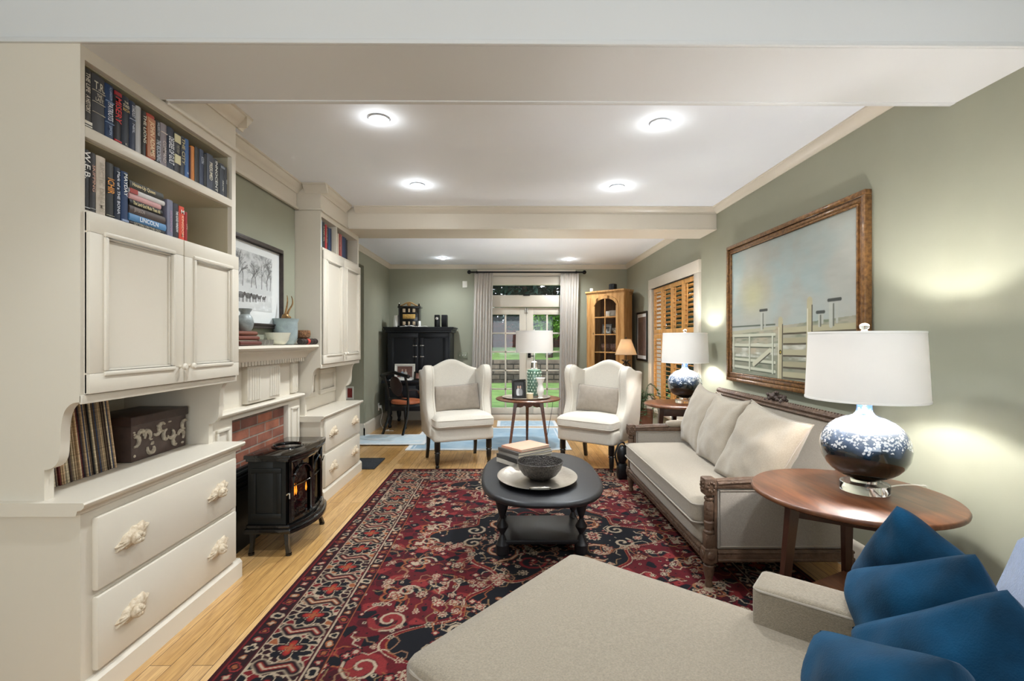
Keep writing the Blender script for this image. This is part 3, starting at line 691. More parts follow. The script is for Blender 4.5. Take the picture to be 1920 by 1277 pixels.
# far cabinet books
far = [
 (3.812, .020, .215, '9fb6c4', 'pale blue book at the left end of the far cabinet row'), (3.833, .058, .208, '24262c', 'thick black book with tan lettering in the far cabinet'),
 (3.900, .042, .200, 'a83236', 'red book in the left bay of the far cabinet'), (3.946, .030, .190, '1f2638', 'navy book right of the red one in the left bay of the far cabinet'),
 (3.978, .026, .188, '2a4368', 'mid blue book in the left bay of the far cabinet'), (4.006, .034, .192, '222c46', 'dark blue book against the divider in the far cabinet'),
 (4.142, .036, .205, '1c1b1d', 'black book just right of the divider in the far cabinet'), (4.180, .030, .190, 'd3c9b6', 'cream book in the right bay of the far cabinet'),
 (4.212, .036, .196, '943e38', 'brick red book with cream lettering in the far cabinet'), (4.250, .040, .198, 'b2605a', 'rose red book in the right bay of the far cabinet'),
 (4.293, .036, .190, '3b4560', 'slate blue book right of the rose red one in the far cabinet'), (4.331, .040, .192, '24365c', 'royal navy book in the right bay of the far cabinet'),
 (4.373, .032, .190, '1c2440', 'very dark blue book with a pale edge line in the far cabinet'), (4.407, .028, .182, '17161a', 'last black book at the right end of the far cabinet row')]
for i, (y, t_, h_, c_, lab) in enumerate(far):
    tx = [('SAMUEL', .25, .85, .55, 'a89c84')] if i in (1, 2, 8) else ([('ABC', .2, .3, .4, 'c9c2b0')] if False else [])
    book(lab, y, t_, h_, -1.480, 2.0205, c_, tx, group='books in the far cabinet', patches=[(.05, .95, 'c8c8cc')] if False else ())

# ------------------------------------------------------------------ records and box in the near niche
LPC = ['c9b89a', '2b2624', '8a7a66', '3b2f35', 'b39a7a', '4a3a2c', 'd8cbb0', '5f4b3b', '6b2f2c', '35405a', 'a08c70', '1d1b1c', '7d6a55', 'c7a884', '44352f']
lpm = [mat('record_sleeve_' + str(i), c, .7, var=(40, .35, (1, 1, 4))) for i, c in enumerate(LPC)]
LPN = ['sand', 'black', 'taupe', 'plum grey', 'tan', 'dark brown', 'cream', 'umber', 'maroon', 'slate blue', 'khaki', 'near-black', 'grey brown', 'light caramel', 'deep brown']
rr = random.Random(3); y = 1.700; k = 0
while y < 2.085 and k < 58:
    t_ = rr.choice([.0045, .005, .006, .0075]); h_ = .308 + rr.uniform(-.004, .004); xx = -1.688 - rr.uniform(0, .010)
    lean = math.radians(6 + 3 * (y - 1.7) / .4)
    T = Matrix.Translation((xx, y, .7305)) @ Matrix.Rotation(lean, 4, 'X')
    obj('vinyl_record', MB().box(-.30, 0, .0008, 0, t_, h_, .0008, T, 1), lpm[(ci := rr.randrange(len(lpm)))], label='%s record sleeve in the %s of the leaning row in the cabinet niche' % (LPN[ci], ('left end', 'left half', 'middle', 'right half', 'right end')[min(4, int((y - 1.7) / .078))]), cat='record', group='records in the near cabinet niche')
    y += t_ / math.cos(lean) + .0022; k += 1
MT['dragon'] = mat('dark_tooled_leather', '4a3a34', .45, var=(18, .3))
bt = thing('decorated_box', 'dark lidded leather box painted with pale scrolling clouds, right of the records', 'box', (-1.81, 2.345, .73))
obj('box_body', MB().box(-1.93, 2.165, .731, -1.69, 2.53, .90, .004), 'dragon', bt, w=True)
obj('box_lid', MB().box(-1.94, 2.155, .893, -1.683, 2.54, .935, .005), mat('dark_box_lid', '382823', .4, var=(12, .3)), bt, w=True)
rr = random.Random(5)
MT['cloud'] = mat('pale_box_paint', 'a89c8a', .6, var=(60, .3))
for k in range(11):
    q = MB()
    cy = 2.185 + k * .033; cz = .815 + rr.uniform(-.045, .045); a0 = rr.uniform(0, 6)
    q.tube([(-1.688, cy + .028 * math.cos(a0 + j * .55) * (1 - j * .07), cz + .030 * math.sin(a0 + j * .55) * (1 - j * .07)) for j in range(8)], [.005 + .006 * math.sin(j / 7 * PI) for j in range(8)], 6)
    obj('painted_cloud', q, 'cloud', bt, w=True)
for k in range(14):
    q = MB(); q.ball((-1.689, 2.18 + rr.random() * .33, .75 + rr.random() * .13), (.003, rr.uniform(.006, .014), rr.uniform(.003, .007)), 8)
    obj('painted_spot', q, 'cloud', bt, w=True)

# ------------------------------------------------------------------ things on the mantel
MZ = 1.2505
def canvas(h, w, base): a = np.zeros((h, w, 3)); a[:] = lin(base); return a
def blend(a, m, c):
    m = np.clip(m, 0, 1)[..., None]; return a * (1 - m) + np.array(lin(c)) * m
def seg_mask(X, Y, x0, y0, x1, y1, w):
    dx, dy = x1 - x0, y1 - y0; L = dx * dx + dy * dy + 1e-9; t = np.clip(((X - x0) * dx + (Y - y0) * dy) / L, 0, 1)
    d = np.hypot(X - x0 - t * dx, Y - y0 - t * dy); return np.clip((w - d) / (w * .35) + .5, 0, 1)

def cattle_print():
    H, W = 300, 270; a = canvas(H, W, 'c9cac8'); Y, X = np.mgrid[0:1:H * 1j, 0:1:W * 1j]
    n = fbm(H, W, 14, 4, 1); a = blend(a, (n - .45) * 2.2 * (Y > .42), '8b8c8a'); a = blend(a, (n - .5) * 2 * (Y < .3), 'e9ebea')
    r = random.Random(4)
    def tree(x, y, L, an, w, d):
        nonlocal a
        x1 = x + L * math.cos(an); y1 = y + L * math.sin(an); a = blend(a, seg_mask(X, Y, x, y, x1, y1, w) * .75, '4b4a49')
        if d > 0:
            for _ in range(3 if d > 1 else 2): tree(x1, y1, L * r.uniform(.55, .85), an + r.uniform(-.7, .7), max(w * .62, .0022), d - 1)
    for x in (.08, .2, .42, .55, .7, .86, .95): tree(x, .40, r.uniform(.14, .22), PI / 2 + r.uniform(-.15, .15), .009, 4)
    for (cx, s) in ((.16, 1), (.34, .9), (.5, .8), (.63, .6), (.76, .55)):
        m = ((X - cx) / (.09 * s)) ** 2 + ((Y - .24) / (.055 * s)) ** 2 < 1; a = blend(a, m * .85, '3f3c3b')
        for dx in (-.06, -.03, .03, .06): a = blend(a, seg_mask(X, Y, cx + dx * s, .24, cx + dx * s, .24 - .11 * s, .011 * s) * .85, '3a3736')
        a = blend(a, ((X - cx - .09 * s) / (.03 * s)) ** 2 + ((Y - .27) / (.03 * s)) ** 2 < 1, '454140')
    return np.clip(a, 0, 1)
MT['paint'] = attr_mat('painted_surface', .55)
fr = thing('framed_print', 'black framed print of cattle under bare winter trees, hung above the mantel', 'picture', (-1.66, 3.12, 1.36))
q = MB(); frame_rect(q, 2.73, 1.360, 3.505, 1.935, -1.668, -1.632, .034, 'x', .006); frame_rect(q, 2.752, 1.382, 3.483, 1.913, -1.640, -1.622, .010, 'x', .003)
obj('frame', q, mat('dark_brown_frame', '3a302b', .4, var=(30, .3)), fr, w=True)
obj('mat_board', MB().box(-1.666, 2.76, 1.39, -1.650, 3.475, 1.905), mat('white_mat_board', 'dfe0dd', .8), fr, w=True)
painted_grid('print', cattle_print(), (.46, .37), basis((-1.6485, 3.13, 1.66), (0, 1, 0), (0, 0, 1), (1, 0, 0)), MT['paint'], fr)
obj('picture_glass', MB().box(-1.6465, 2.76, 1.39, -1.6455, 3.475, 1.905), MT['glass'], fr, w=True)

y = 0
for i, (dz, lab) in enumerate(((0, 'brown leather-bound book at the bottom of the small stack on the mantel'), (.030, 'middle brown leather-bound book of the small stack on the mantel'), (.058, 'top brown leather-bound book under the grey vase on the mantel'))):
    th = thing('book', lab, 'book', (-1.58, 2.83, MZ + dz), group='old books at the left of the mantel')
    o = -.008 * i
    q = MB(); q.box(-1.63, 2.72, MZ + dz, -1.52 + o, 2.952 + o, MZ + dz + .003, .001); q.box(-1.63, 2.72, MZ + dz + .022, -1.52 + o, 2.952 + o, MZ + dz + .0265, .001)
    q.tube([(-1.522 + o, 2.72, MZ + dz + .013), (-1.522 + o, 2.952 + o, MZ + dz + .013)], .0128, 10)
    obj('cover', q, bmat(['5b2b22', '6a3527', '70402f'][i]), th, w=True); obj('pages', MB().box(-1.625, 2.73, MZ + dz + .003, -1.525 + o, 2.94 + o, MZ + dz + .022), 'paper', th, w=True)
obj('vase', MB().lathe([(.030, 0), (.042, .02), (.048, .05), (.040, .085), (.026, .10), (.026, .112), (.036, .125), (.038, .135), (.030, .133), (.02, .11)], (-1.575, 2.885, MZ + .0855), 24), mat('mottled_grey_stoneware', '8e9492', .35, var=(30, .3)), label='mottled grey stoneware vase on the old books at the left of the mantel', cat='vase')
for k in range(3):
    obj('glass_tealight', MB().lathe([(.018, 0), (.022, .015), (.024, .034), (.021, .034), (.017, .006), (0, .006)], (-1.545, 3.02 + k * .052, MZ), 16), mat('ribbed_clear_glass' + str(k), 'b9b4aa', .08, trans=.7), label=('left', 'middle', 'right')[k] + ' of three small ribbed glass tealight holders on the mantel', cat='candle holder', group='glass tealight holders on the mantel')
obj('scalloped_bowl', MB().lathe([(.030, 0), (.048, .008), (.066, .034), (.074, .068), (.078, .082), (.074, .082), (.063, .038), (.045, .014), (0, .010)], (-1.555, 3.255, MZ), 40, wob=lambda a, z: .05 * max(0, z - .05) / .03 * abs(math.cos(3.5 * a))), mat('pale_celadon_glaze', 'e3e2cf', .22, coat=.5), label='pale cream scalloped bowl on the mantel', cat='bowl')
pot = thing('ceramic_pot', 'tall blue-grey flared ceramic pot on the mantel', 'pot', (-1.585, 3.43, MZ))
obj('pot_body', MB().lathe([(.048, 0), (.062, .01), (.078, .05), (.080, .10), (.078, .155), (.086, .176), (.089, .184), (.083, .183), (.073, .145), (.05, .12), (0, .12)], n=32), mat('weathered_blue_grey_glaze', '96a2a2', .4, var=(14, .22), bump=(50, .2)), pot)
sk = thing('antelope_skull', 'small bronze antelope skull with two curved horns, lying in the blue-grey pot', 'skull', (-1.585, 3.43, MZ + .128))
q = MB(); q.ball((0, 0, .062), (.028, .030, .034), 14); q.loft([[(.022 * s_ * math.cos(a) * (1 if True else 1) + 0.012 * i, -.0 + .018 * s_ * math.sin(a), .055 - .022 * i) for a in [2 * PI * k / 10 for k in range(10)]] for i, s_ in enumerate((1.1, .9, .7, .5))])
for s in (-1, 1): q.ball((.018, s * .020, .066), (.012, .009, .012), 10)
MT['bronze'] = mat('antique_bronze', '8a6a43', .35, .7, var=(30, .4))
obj('skull', q, 'bronze', sk)
for s, dy in ((-1, 0), (1, .02)):
    obj('horn', MB().tube(bez([(0, s * .016 + .01, .085), (0, s * .022 + .03, .12), (0, s * .03 + .055 + dy, .165), (.0, s * .03 + .058 + dy, .20), (0, s * .024 + .046 + dy, .225)], 5), [.0085 - .0003 * i for i in range(21)], 8), 'bronze', sk)
obj('jaw', MB().tube(bez([(.01, -.045, -.004), (.012, -.04, .03), (.0, -.03, .05)], 4), .008, 8).tube(bez([(.01, .048, -.004), (.012, .05, .03), (.0, .035, .05)], 4), .008, 8), 'bronze', sk)
bk = thing('book', 'old dark leather book with a red spine label, at the right of the mantel', 'book', (-1.56, 3.60, MZ))
q = MB(); q.tube([(-1.502, 3.47, MZ + .022), (-1.502, 3.752, MZ + .022)], .0205, 12); q.box(-1.63, 3.53, MZ, -1.502, 3.752, MZ + .004, .001); q.box(-1.63, 3.53, MZ + .038, -1.502, 3.752, MZ + .0425, .001)
for yy in (3.50, 3.56, 3.62, 3.68, 3.735): q.tube([(-1.502, yy, MZ + .022), (-1.502, yy + .006, MZ + .022)], .0225, 12)
obj('cover', q, bmat('2d211d'), bk, w=True); obj('pages', MB().box(-1.625, 3.535, MZ + .004, -1.505, 3.748, MZ + .038), 'paper', bk, w=True)
obj('spine_band', MB().tube([(-1.502, 3.572, MZ + .022), (-1.502, 3.612, MZ + .022)], .0218, 12), bmat('b3392c'), bk, w=True)
obj('woven_basket', MB().lathe([(.045, 0), (.060, .008), (.068, .035), (.064, .062), (.060, .062), (.062, .035), (.052, .010), (0, .008)], (-1.575, 3.66, MZ + .0445), 30, wob=lambda a, z: .03 * math.sin(14 * a + z * 200)), mat('brown_woven_bark', '7a5638', .8, var=(70, .5), bump=(90, .8)), label='small round brown bark basket standing on the old book on the mantel', cat='basket')

# ------------------------------------------------------------------ electric stove
st = thing('electric_stove', 'glossy black electric stove with arched glass door and glowing flame, before the brick hearth', 'stove', (-1.42, 3.115, 0))
def bow(y, x0, d): # bowed front, x as function of y
    u = (y - 3.115) / .27; return x0 + d * math.cos(max(-1, min(1, u)) * PI / 2) ** .8
def bow_poly(y0, y1, xb, x0, d, n=14): return [(xb, y0)] + [(bow(y0 + (y1 - y0) * i / n, x0, d), y0 + (y1 - y0) * i / n) for i in range(n + 1)] + [(xb, y1)]
q = MB(); q.prism(bow_poly(2.835, 3.395, -1.56, -1.285, .055), .578, .602, 'z', b=.005); q.prism(bow_poly(2.850, 3.38, -1.555, -1.305, .050), .560, .580, 'z', b=.004)
obj('top_plate', q, 'enamel', st, w=True)
obj('top_ring', MB().tube([(-1.42 + .088 * math.cos(a), 3.10 + .088 * math.sin(a), .605) for a in [2 * PI * k / 28 for k in range(28)]], .008, 8, closed=True), 'enamel', st, w=True)
q = MB(); q.box(-1.55, 2.868, .17, -1.40, 3.362, .562, .003); q.prism([(-1.402, 2.868), (-1.325, 2.868), (-1.325, 2.90), (-1.40, 2.90)], .17, .56, 'z'); q.prism([(-1.402, 3.362), (-1.325, 3.362), (-1.325, 3.33), (-1.40, 3.33)], .17, .56, 'z')
frame_rect(q, -1.53, .22, -1.35, .52, 2.862, 2.870, .03, 'y', .003)
obj('body', q, 'dark_metal', st, w=True)
q = MB(); q.prism(bow_poly(2.84, 3.39, -1.56, -1.285, .075), .135, .165, 'z', b=.006); q.prism(bow_poly(2.85, 3.38, -1.555, -1.30, .070), .162, .185, 'z', b=.005)
obj('base_plate', q, 'enamel', st, w=True)
# arched door frame following the bow
def fx(y): return bow(y, -1.322, .052)
q = MB()
def bar(y0, z0, y1, z1, w_, n=6, off=.0):
    q.tube([(fx(y0 + (y1 - y0) * i / n) + off, y0 + (y1 - y0) * i / n, z0 + (z1 - z0) * i / n) for i in range(n + 1)], w_, 6)
for yy in (2.885, 3.345): bar(yy, .19, yy, .555, .014)
bar(2.885, .195, 3.345, .195, .014, 12); bar(2.885, .552, 3.345, .552, .014, 12); bar(3.115, .19, 3.115, .54, .010)
bar(2.885, .40, 3.345, .40, .004, 12)
for yc in (3.0, 3.23):
    pts = [(yc - .10, .20), (yc - .10, .40)] + [(yc - .10 * math.cos(a), .40 + .11 * math.sin(a)) for a in [PI * k / 12 for k in range(13)]] + [(yc + .10, .20)]
    q.tube([(fx(p[0]) + .002, p[0], p[1]) for p in pts], .009, 6)
    for k in range(3): q.tube([(fx(yc - .085 + k * .02), yc - .085 + k * .02, .22), (fx(yc - .085 + k * .02), yc - .085 + k * .02, .25)], .003, 6)
    for k in range(1, 6):
        a = PI * k / 6; q.tube([(fx(yc), yc - .10 * math.cos(a), .40 + .11 * math.sin(a)), (fx(yc) - .004, yc - .14 * math.cos(a), min(.545, .40 + .16 * math.sin(a)))], .003, 6)
q.grid(lambda u, v: (fx(2.885 + .46 * u) - .006, 2.885 + .46 * u, .50 + .05 * v), 14, 1)
obj('front_frame', q, 'enamel', st, w=True)
obj('glass_pane', MB().grid(lambda u, v: (fx(2.89 + .45 * u) - .008, 2.89 + .45 * u, .20 + .30 * v), 16, 2), 'dark_glass', st, w=True, fix=False)
q = MB(); r5 = random.Random(8)
for k in range(12):
    y = 2.93 + r5.random() * .34; z = .20 + r5.random() * .12; q.tube([(-1.375, y, z), (-1.36 - .01 * r5.random(), y + r5.uniform(-.10, .10), z + r5.uniform(-.02, .05))], .014, 7)
obj('logs', q, mat('charred_log', '5a3c2c', .8, var=(40, .6), col2='1c120d'), st, w=True)
q = MB()
for (y, z, h_) in ((3.04, .30, .10), (3.07, .30, .07), (2.99, .29, .06), (3.22, .28, .06)): q.lathe([(.004, 0), (.012, h_ * .3), (.007, h_ * .65), (0, h_)], (-1.352, y, z), 8, sx=.4)
obj('flame', q, mat('glowing_flame', 'ffb347', .5, emit=('ff9a2e', 3)), st, w=True)
obj('fire_bed', MB().box(-1.398, 2.905, .19, -1.388, 3.325, .52), mat('brown_fire_bed', '3b2a22', .8, var=(30, .5, (1, 3, 1)), col2='8a6a55'), st, w=True)
for (x, y) in ((-1.325, 2.885), (-1.315, 3.345), (-1.53, 2.89), (-1.53, 3.34)):
    sy = -1 if y < 3.1 else 1; sx = 1 if x > -1.4 else -.3
    obj('leg', MB().tube([(x, y, .14), (x + .004 * sx, y + .006 * sy, .06), (x + .016 * sx, y + .012 * sy, .012)], [.020, .014, .017], 4).tube([(x + .016 * sx, y + .012 * sy, .0125), (x + .016 * sx, y + .012 * sy, .0005)], .018, 10), 'enamel', st, w=True)
obj('door_latch', MB().tube(bez([(-1.318, 2.865, .36), (-1.300, 2.862, .37), (-1.298, 2.862, .34)], 4), .005, 8), 'chrome', st, w=True)
obj('floor_vent', MB().box(-1.95 + .2, 4.775, .0005, -1.33, 5.20, .012, .003).box(-1.73, 4.80, .012, -1.35, 4.815, .016, .001).box(-1.73, 5.16, .012, -1.35, 5.175, .016, .001), mat('black_rubber_mat', '24272b', .8, bump=(60, .9)), label='dark ribbed rubber mat on the floor past the far cabinet', cat='mat')
# ------------------------------------------------------------------ Persian rug (woven pattern, one colour per knot)
def persian(H, W, LX, LY, seed=3):
    """LX x LY metres, rows along y"""
    a = canvas(H, W, '761420'); Y, X = np.mgrid[0:LY:H * 1j, 0:LX:W * 1j]
    r = random.Random(seed); RED, DRED, NAVY, CREAM, OR, ROSE, MAR = '861a20', '52101a', '10101a', 'd9c0a2', 'b5683f', 'a33434', '330d15'
    d = np.minimum(np.minimum(X, LX - X), np.minimum(Y, LY - Y))
    px = LX / W
    def win(cx, cy, R):
        x0 = max(0, int((cx - R) / px)); x1 = min(W, int((cx + R) / px) + 2); y0 = max(0, int((cy - R) / px)); y1 = min(H, int((cy + R) / px) + 2)
        return slice(y0, y1), slice(x0, x1)
    def flower(cx, cy, R, n, cols, rot=0, deep=.45, sq=1.0):
        ys, xs = win(cx, cy, R * 1.2)
        if a[ys, xs].size == 0: return
        dx = (X[ys, xs] - cx) ; dy = (Y[ys, xs] - cy) * sq; rr = np.hypot(dx, dy); th = np.arctan2(dy, dx) + rot
        sh = (1 - deep) + deep * np.abs(np.cos(n * th / 2))
        for k, c in enumerate(cols): a[ys, xs] = blend(a[ys, xs], (rr < R * sh * (1 - k / len(cols) * .85)) * 1.0, c)
    def path(pts, w, c, c2=None):
        for (p, q) in zip(pts[:-1], pts[1:]):
            R = math.hypot(q[0] - p[0], q[1] - p[1]) / 2 + w * 2.4; ys, xs = win((p[0] + q[0]) / 2, (p[1] + q[1]) / 2, R)
            if a[ys, xs].size == 0: continue
            a[ys, xs] = blend(a[ys, xs], seg_mask(X[ys, xs], Y[ys, xs], *p, *q, w), c)
    def scroll(cx, cy, R, a0, sgn, w, c, turns=1.5):
        pts = [(cx + R * (1 - t / 16) * math.cos(a0 + sgn * t * turns * 2 * PI / 16), cy + R * (1 - t / 16) * math.sin(a0 + sgn * t * turns * 2 * PI / 16)) for t in range(15)]
        path(pts, w, c)
    # cells for the small all-over filling
    def cells(n, sd):
        g = np.random.default_rng(sd); cell = math.sqrt(LX * LY / n); nx = int(LX / cell) + 3; ny = int(LY / cell) + 3
        P = g.random((ny, nx, 2)); ix = (X / cell).astype(int) + 1; iy = (Y / cell).astype(int) + 1; fx_ = X / cell + 1; fy_ = Y / cell + 1
        b1 = np.full(X.shape, 9.); b2 = b1.copy(); idc = np.zeros(X.shape, int)
        for oy in (-1, 0, 1):
            for ox in (-1, 0, 1):
                jy = np.clip(iy + oy, 0, ny - 1); jx = np.clip(ix + ox, 0, nx - 1); p = P[jy, jx]; dd = np.hypot(jx + p[..., 0] - fx_, jy + p[..., 1] - fy_)
                nw = dd < b1; b2 = np.where(nw, b1, np.minimum(b2, dd)); idc = np.where(nw, jy * 977 + jx * 131, idc); b1 = np.where(nw, dd, b1)
        return b2 - b1, idc, b1
    e, ids, b1 = cells(2600, 1)
    # field
    fld = d > .40
    pick = (ids * 7919 % 11)
    for c, s_ in ((DRED, (0, 1)), (NAVY, (3, 2, 8)), (ROSE, (4,)), ('6e161d', (5, 6))): a = blend(a, fld & np.isin(pick, s_) & (e > .10), c)
    a = blend(a, fld & (b1 < .17) & np.isin(pick, (0, 3, 7)), CREAM); a = blend(a, fld & (b1 < .08), NAVY)
    cx0 = LX / 2
    # navy medallions with stepped outlines, mirrored about the long axis
    my = np.minimum(X, LX - X)
    for cy in (.95, 2.05, 3.15 if LY > 3.4 else 3.0):
        dx = np.abs(X - cx0); dy = np.abs(Y - cy); th = np.arctan2(dy, dx); rr = np.hypot(dx, dy * 1.18)
        for (R, c) in ((.80, CREAM), (.793, RED), (.770, OR), (.763, NAVY)):
            m_ = rr < R * (.80 + .12 * np.cos(6 * th) + .07 * np.cos(10 * th)) ; a = blend(a, m_ & fld, c)
        n2 = (b1 < .16) & (rr < .5) & np.isin(pick, (0, 3, 6, 9)); a = blend(a, n2, ROSE); a = blend(a, (b1 < .07) & (rr < .5), CREAM)
        for sx in (-1, 1):
            for sy in (-1, 1):
                scroll(cx0 + sx * .30, cy + sy * .22, .13, PI / 2 * sy, sx * sy, .013, OR); scroll(cx0 + sx * .30, cy + sy * .22, .13, PI / 2 * sy, sx * sy, .005, CREAM)
                scroll(cx0 + sx * .12, cy + sy * .36, .09, 0, -sx * sy, .009, RED); scroll(cx0 + sx * .47, cy + sy * .10, .07, 1, sx * sy, .008, CREAM)
                flower(cx0 + sx * .30, cy + sy * .02, .05, 8, (CREAM, ROSE, NAVY)); flower(cx0 + sx * .14, cy + sy * .16, .045, 6, (OR, RED, CREAM))
        for (R, c) in ((.19, CREAM), (.183, RED), (.13, OR), (.124, NAVY)):
            m_ = rr < R * (.85 + .15 * np.cos(4 * th)); a = blend(a, m_, c)
        flower(cx0, cy, .075, 8, (CREAM, ROSE, NAVY, CREAM))
    # side palmettes and vines over the red field
    for cy in np.arange(.55, LY - .4, .275):
        for sx in (0, 1):
            bx = .56 + r.uniform(-.03, .05); x = bx if sx == 0 else LX - bx; k = int(cy * 10) % 3; cyy = cy + r.uniform(-.03, .03)
            if k == 0: flower(x, cyy, .075, 8, (CREAM, 'caa27e', RED, NAVY))
            elif k == 1:
                flower(x, cyy, .085, 4, (OR, NAVY, RED, CREAM), PI / 4); scroll(x + .06, cyy + .03, .06, 0, 1, .006, CREAM)
            else:
                scroll(x, cyy, .085, r.random() * 6, 1, .016, ROSE); scroll(x, cyy, .085, r.random() * 6, 1, .006, CREAM)
    for _ in range(560):
        x = r.uniform(.42, LX - .42); y_ = r.uniform(.42, LY - .42); t = r.random() * 6; pts = [(x, y_)]
        for s_ in range(5): t += r.choice([-1.1, .9, .2]); pts.append((pts[-1][0] + .03 * math.cos(t), pts[-1][1] + .03 * math.sin(t)))
        path(pts, .0030, r.choice([CREAM, 'a8845c', OR, 'b08060'])); flower(pts[-1][0], pts[-1][1], r.choice([.018, .024, .032]), r.choice([4, 5, 6, 8]), (CREAM, r.choice([RED, NAVY, ROSE]), CREAM) if r.random() < .6 else (NAVY, ROSE, CREAM))
    # borders
    brd = d <= .40; a = blend(a, brd, MAR)
    u = np.where((d == X) | (d == LX - X), Y, X)
    def band(lo, hi, c): 
        nonlocal a; a = blend(a, (d > lo) & (d <= hi), c)
    band(0, .016, '4a0f16'); band(.016, .022, RED)
    def positions(step, lo):
        out = []
        for k in range(int((LY - 2 * lo) / step) + 1):
            y_ = lo + k * step; out += [(lo, y_, 0), (LX - lo, y_, 0)]
        for k in range(1, int((LX - 2 * lo) / step)):
            x = lo + k * step; out += [(x, lo, 1), (x, LY - lo, 1)]
        return out
    # main cream border network
    mb_ = (d > .105) & (d <= .335); e2, id2, c2 = cells(7600, 5); p2 = id2 * 7919 % 9
    a = blend(a, mb_, CREAM)
    for c, s_ in ((NAVY, (0, 1, 2)), (MAR, (3, 4, 8)), (RED, (5, 6)), (OR, (7,))): a = blend(a, mb_ & np.isin(p2, s_) & (e2 > .15), c)
    for i, (x, y_, o) in enumerate(positions(.118, .22)):
        if i % 4 < 2:
            flower(x, y_, .078, 4, (NAVY, MAR), PI / 4, .62); flower(x, y_, .082, 4, (CREAM, NAVY), 0, .70); flower(x, y_, .075, 4, (NAVY, MAR, 'a82828', 'c8402c', OR), 0, .78)
        else:
            for s in (-1, 1):
                P0 = [(x - .075 * s, y_ + .02), (x - .045 * s, y_ - .012), (x, y_), (x + .045 * s, y_ + .012), (x + .075 * s, y_ - .02)] if o == 0 else [(x + .02, y_ - .075 * s), (x - .012, y_ - .045 * s), (x, y_), (x + .012, y_ + .045 * s), (x - .02, y_ + .075 * s)]
                if s == 1: path(P0, .029, CREAM); path(P0, .024, NAVY); path(P0, .020, MAR); path(P0, .010, 'a8362c' if i % 3 else OR); path(P0, .004, CREAM)
    for lo in (.100, .338): band(lo, lo + .006, CREAM); band(lo - .008, lo, DRED)
    for lo, sd in ((.058, 0), (.372, 1)):
        for i, (x, y_, o) in enumerate(positions(.058, lo)):
            flower(x, y_, (.030, .024, .033)[i % 3], (4, 3, 2)[i % 3], ((NAVY, ROSE, CREAM), (ROSE, MAR, OR), (NAVY, OR, CREAM), (CREAM, NAVY))[i // 2 % 4], i)
    band(.395, .403, DRED); band(.403, .407, OR)
    g = np.random.default_rng(2).random((H, W, 1)); ab = 1 + (fbm(H, W, 30, 3, 9)[..., None] - .5) * .3
    return np.clip(a * (.84 + .32 * g) * ab * .42, 0, 1)

MT['rug'] = attr_mat('wool_rug_pile', .95)
RX0, RX1, RY0, RY1 = -1.12, 1.62, 1.06, 4.75
LX, LY = RX1 - RX0, RY1 - RY0; Wg = 640; Hg = int(Wg * LY / LX)
rug = thing('persian_rug', 'large red and navy Persian rug with a cream patterned border, under the coffee table', 'rug', ((RX0 + RX1) / 2, (RY0 + RY1) / 2, 0))
painted_grid('rug_pile', persian(Hg, Wg, LX, LY), (LX, LY), Matrix.Translation((0, 0, .0121)), MT['rug'], None)
bpy.data.objects['rug_pile'].parent = rug
obj('rug_edge', MB().box(RX0 - .004, RY0, .0005, RX1 + .004, RY1, .0115, .003), mat('dark_red_rug_edge', '3d1018', .95), rug, w=True)
RZ = .0125

# ------------------------------------------------------------------ soft things
def pillow_mb(w, h, t, seed=0, wr=.012, n=26, pinch=.08, pw=.42, rnd=0.0):
    def f(sgn):
        def g(uu, vv):
            u = 2 * uu - 1; v = 2 * vv - 1
            u = math.copysign(abs(u) ** .8, u) if abs(u) < 1 else u; v = math.copysign(abs(v) ** .8, v) if abs(v) < 1 else v
            x = u * w / 2 * (1 - pinch * (1 - v * v)); y = v * h / 2 * (1 - pinch * (1 - u * u))
            k = max(0, (1 - u * u) * (1 - v * v)); z = sgn * t / 2 * k ** pw
            nz = noise.noise(Vector((x * 5 + seed * 7.3, y * 5, sgn * 3 + seed))) + .5 * noise.noise(Vector((x * 13 + seed, y * 13, sgn * 2)))
            # radiating creases from the corners
            cr = math.sin(8 * math.atan2(abs(v) - 1.15, abs(u) - 1.15)) * .35
            q_ = 1 - rnd * (u * v) ** 4
            return (x * q_, y * q_, z + (nz + cr * (abs(u * v))) * wr * min(1, k * 4))
        return g
    m_ = MB().grid(f(1), n, n); m_.grid(f(-1), n, n); return m_
def pillow_edge(w, h, pinch=.08, r=.004, n=16):
    pts = []
    for (a, b, c, d_) in ((-1, -1, 1, -1), (1, -1, 1, 1), (1, 1, -1, 1), (-1, 1, -1, -1)):
        for k in range(n):
            u = a + (c - a) * k / n; v = b + (d_ - b) * k / n; pts.append((u * w / 2 * (1 - pinch * (1 - v * v)), v * h / 2 * (1 - pinch * (1 - u * u)), 0))
    return MB().tube(pts, r, 6, closed=True)
def pillow(name, label, c, right, up, w, h, t, m, pip, seed, group=None, wr=.012, pinch=.08, cat='pillow', pw=.42, rnd=0.0):
    r = Vector(right).normalized(); u = Vector(up); u = (u - u.dot(r) * r).normalized(); nrm = r.cross(u)
    th = thing(name, label, cat, c, group=group); T = basis((0, 0, 0), r, u, nrm)
    a = pillow_mb(w, h, t, seed, wr, pinch=pinch, pw=pw, rnd=rnd); a.v = [tuple(T @ Vector(v)) for v in a.v]; obj('pillow_cover', a, m, th, angle=80)
    if rnd: return th
    b = pillow_edge(w, h, pinch); b.v = [tuple(T @ Vector(v)) for v in b.v]; obj('seam', b, pip, th)
    return th
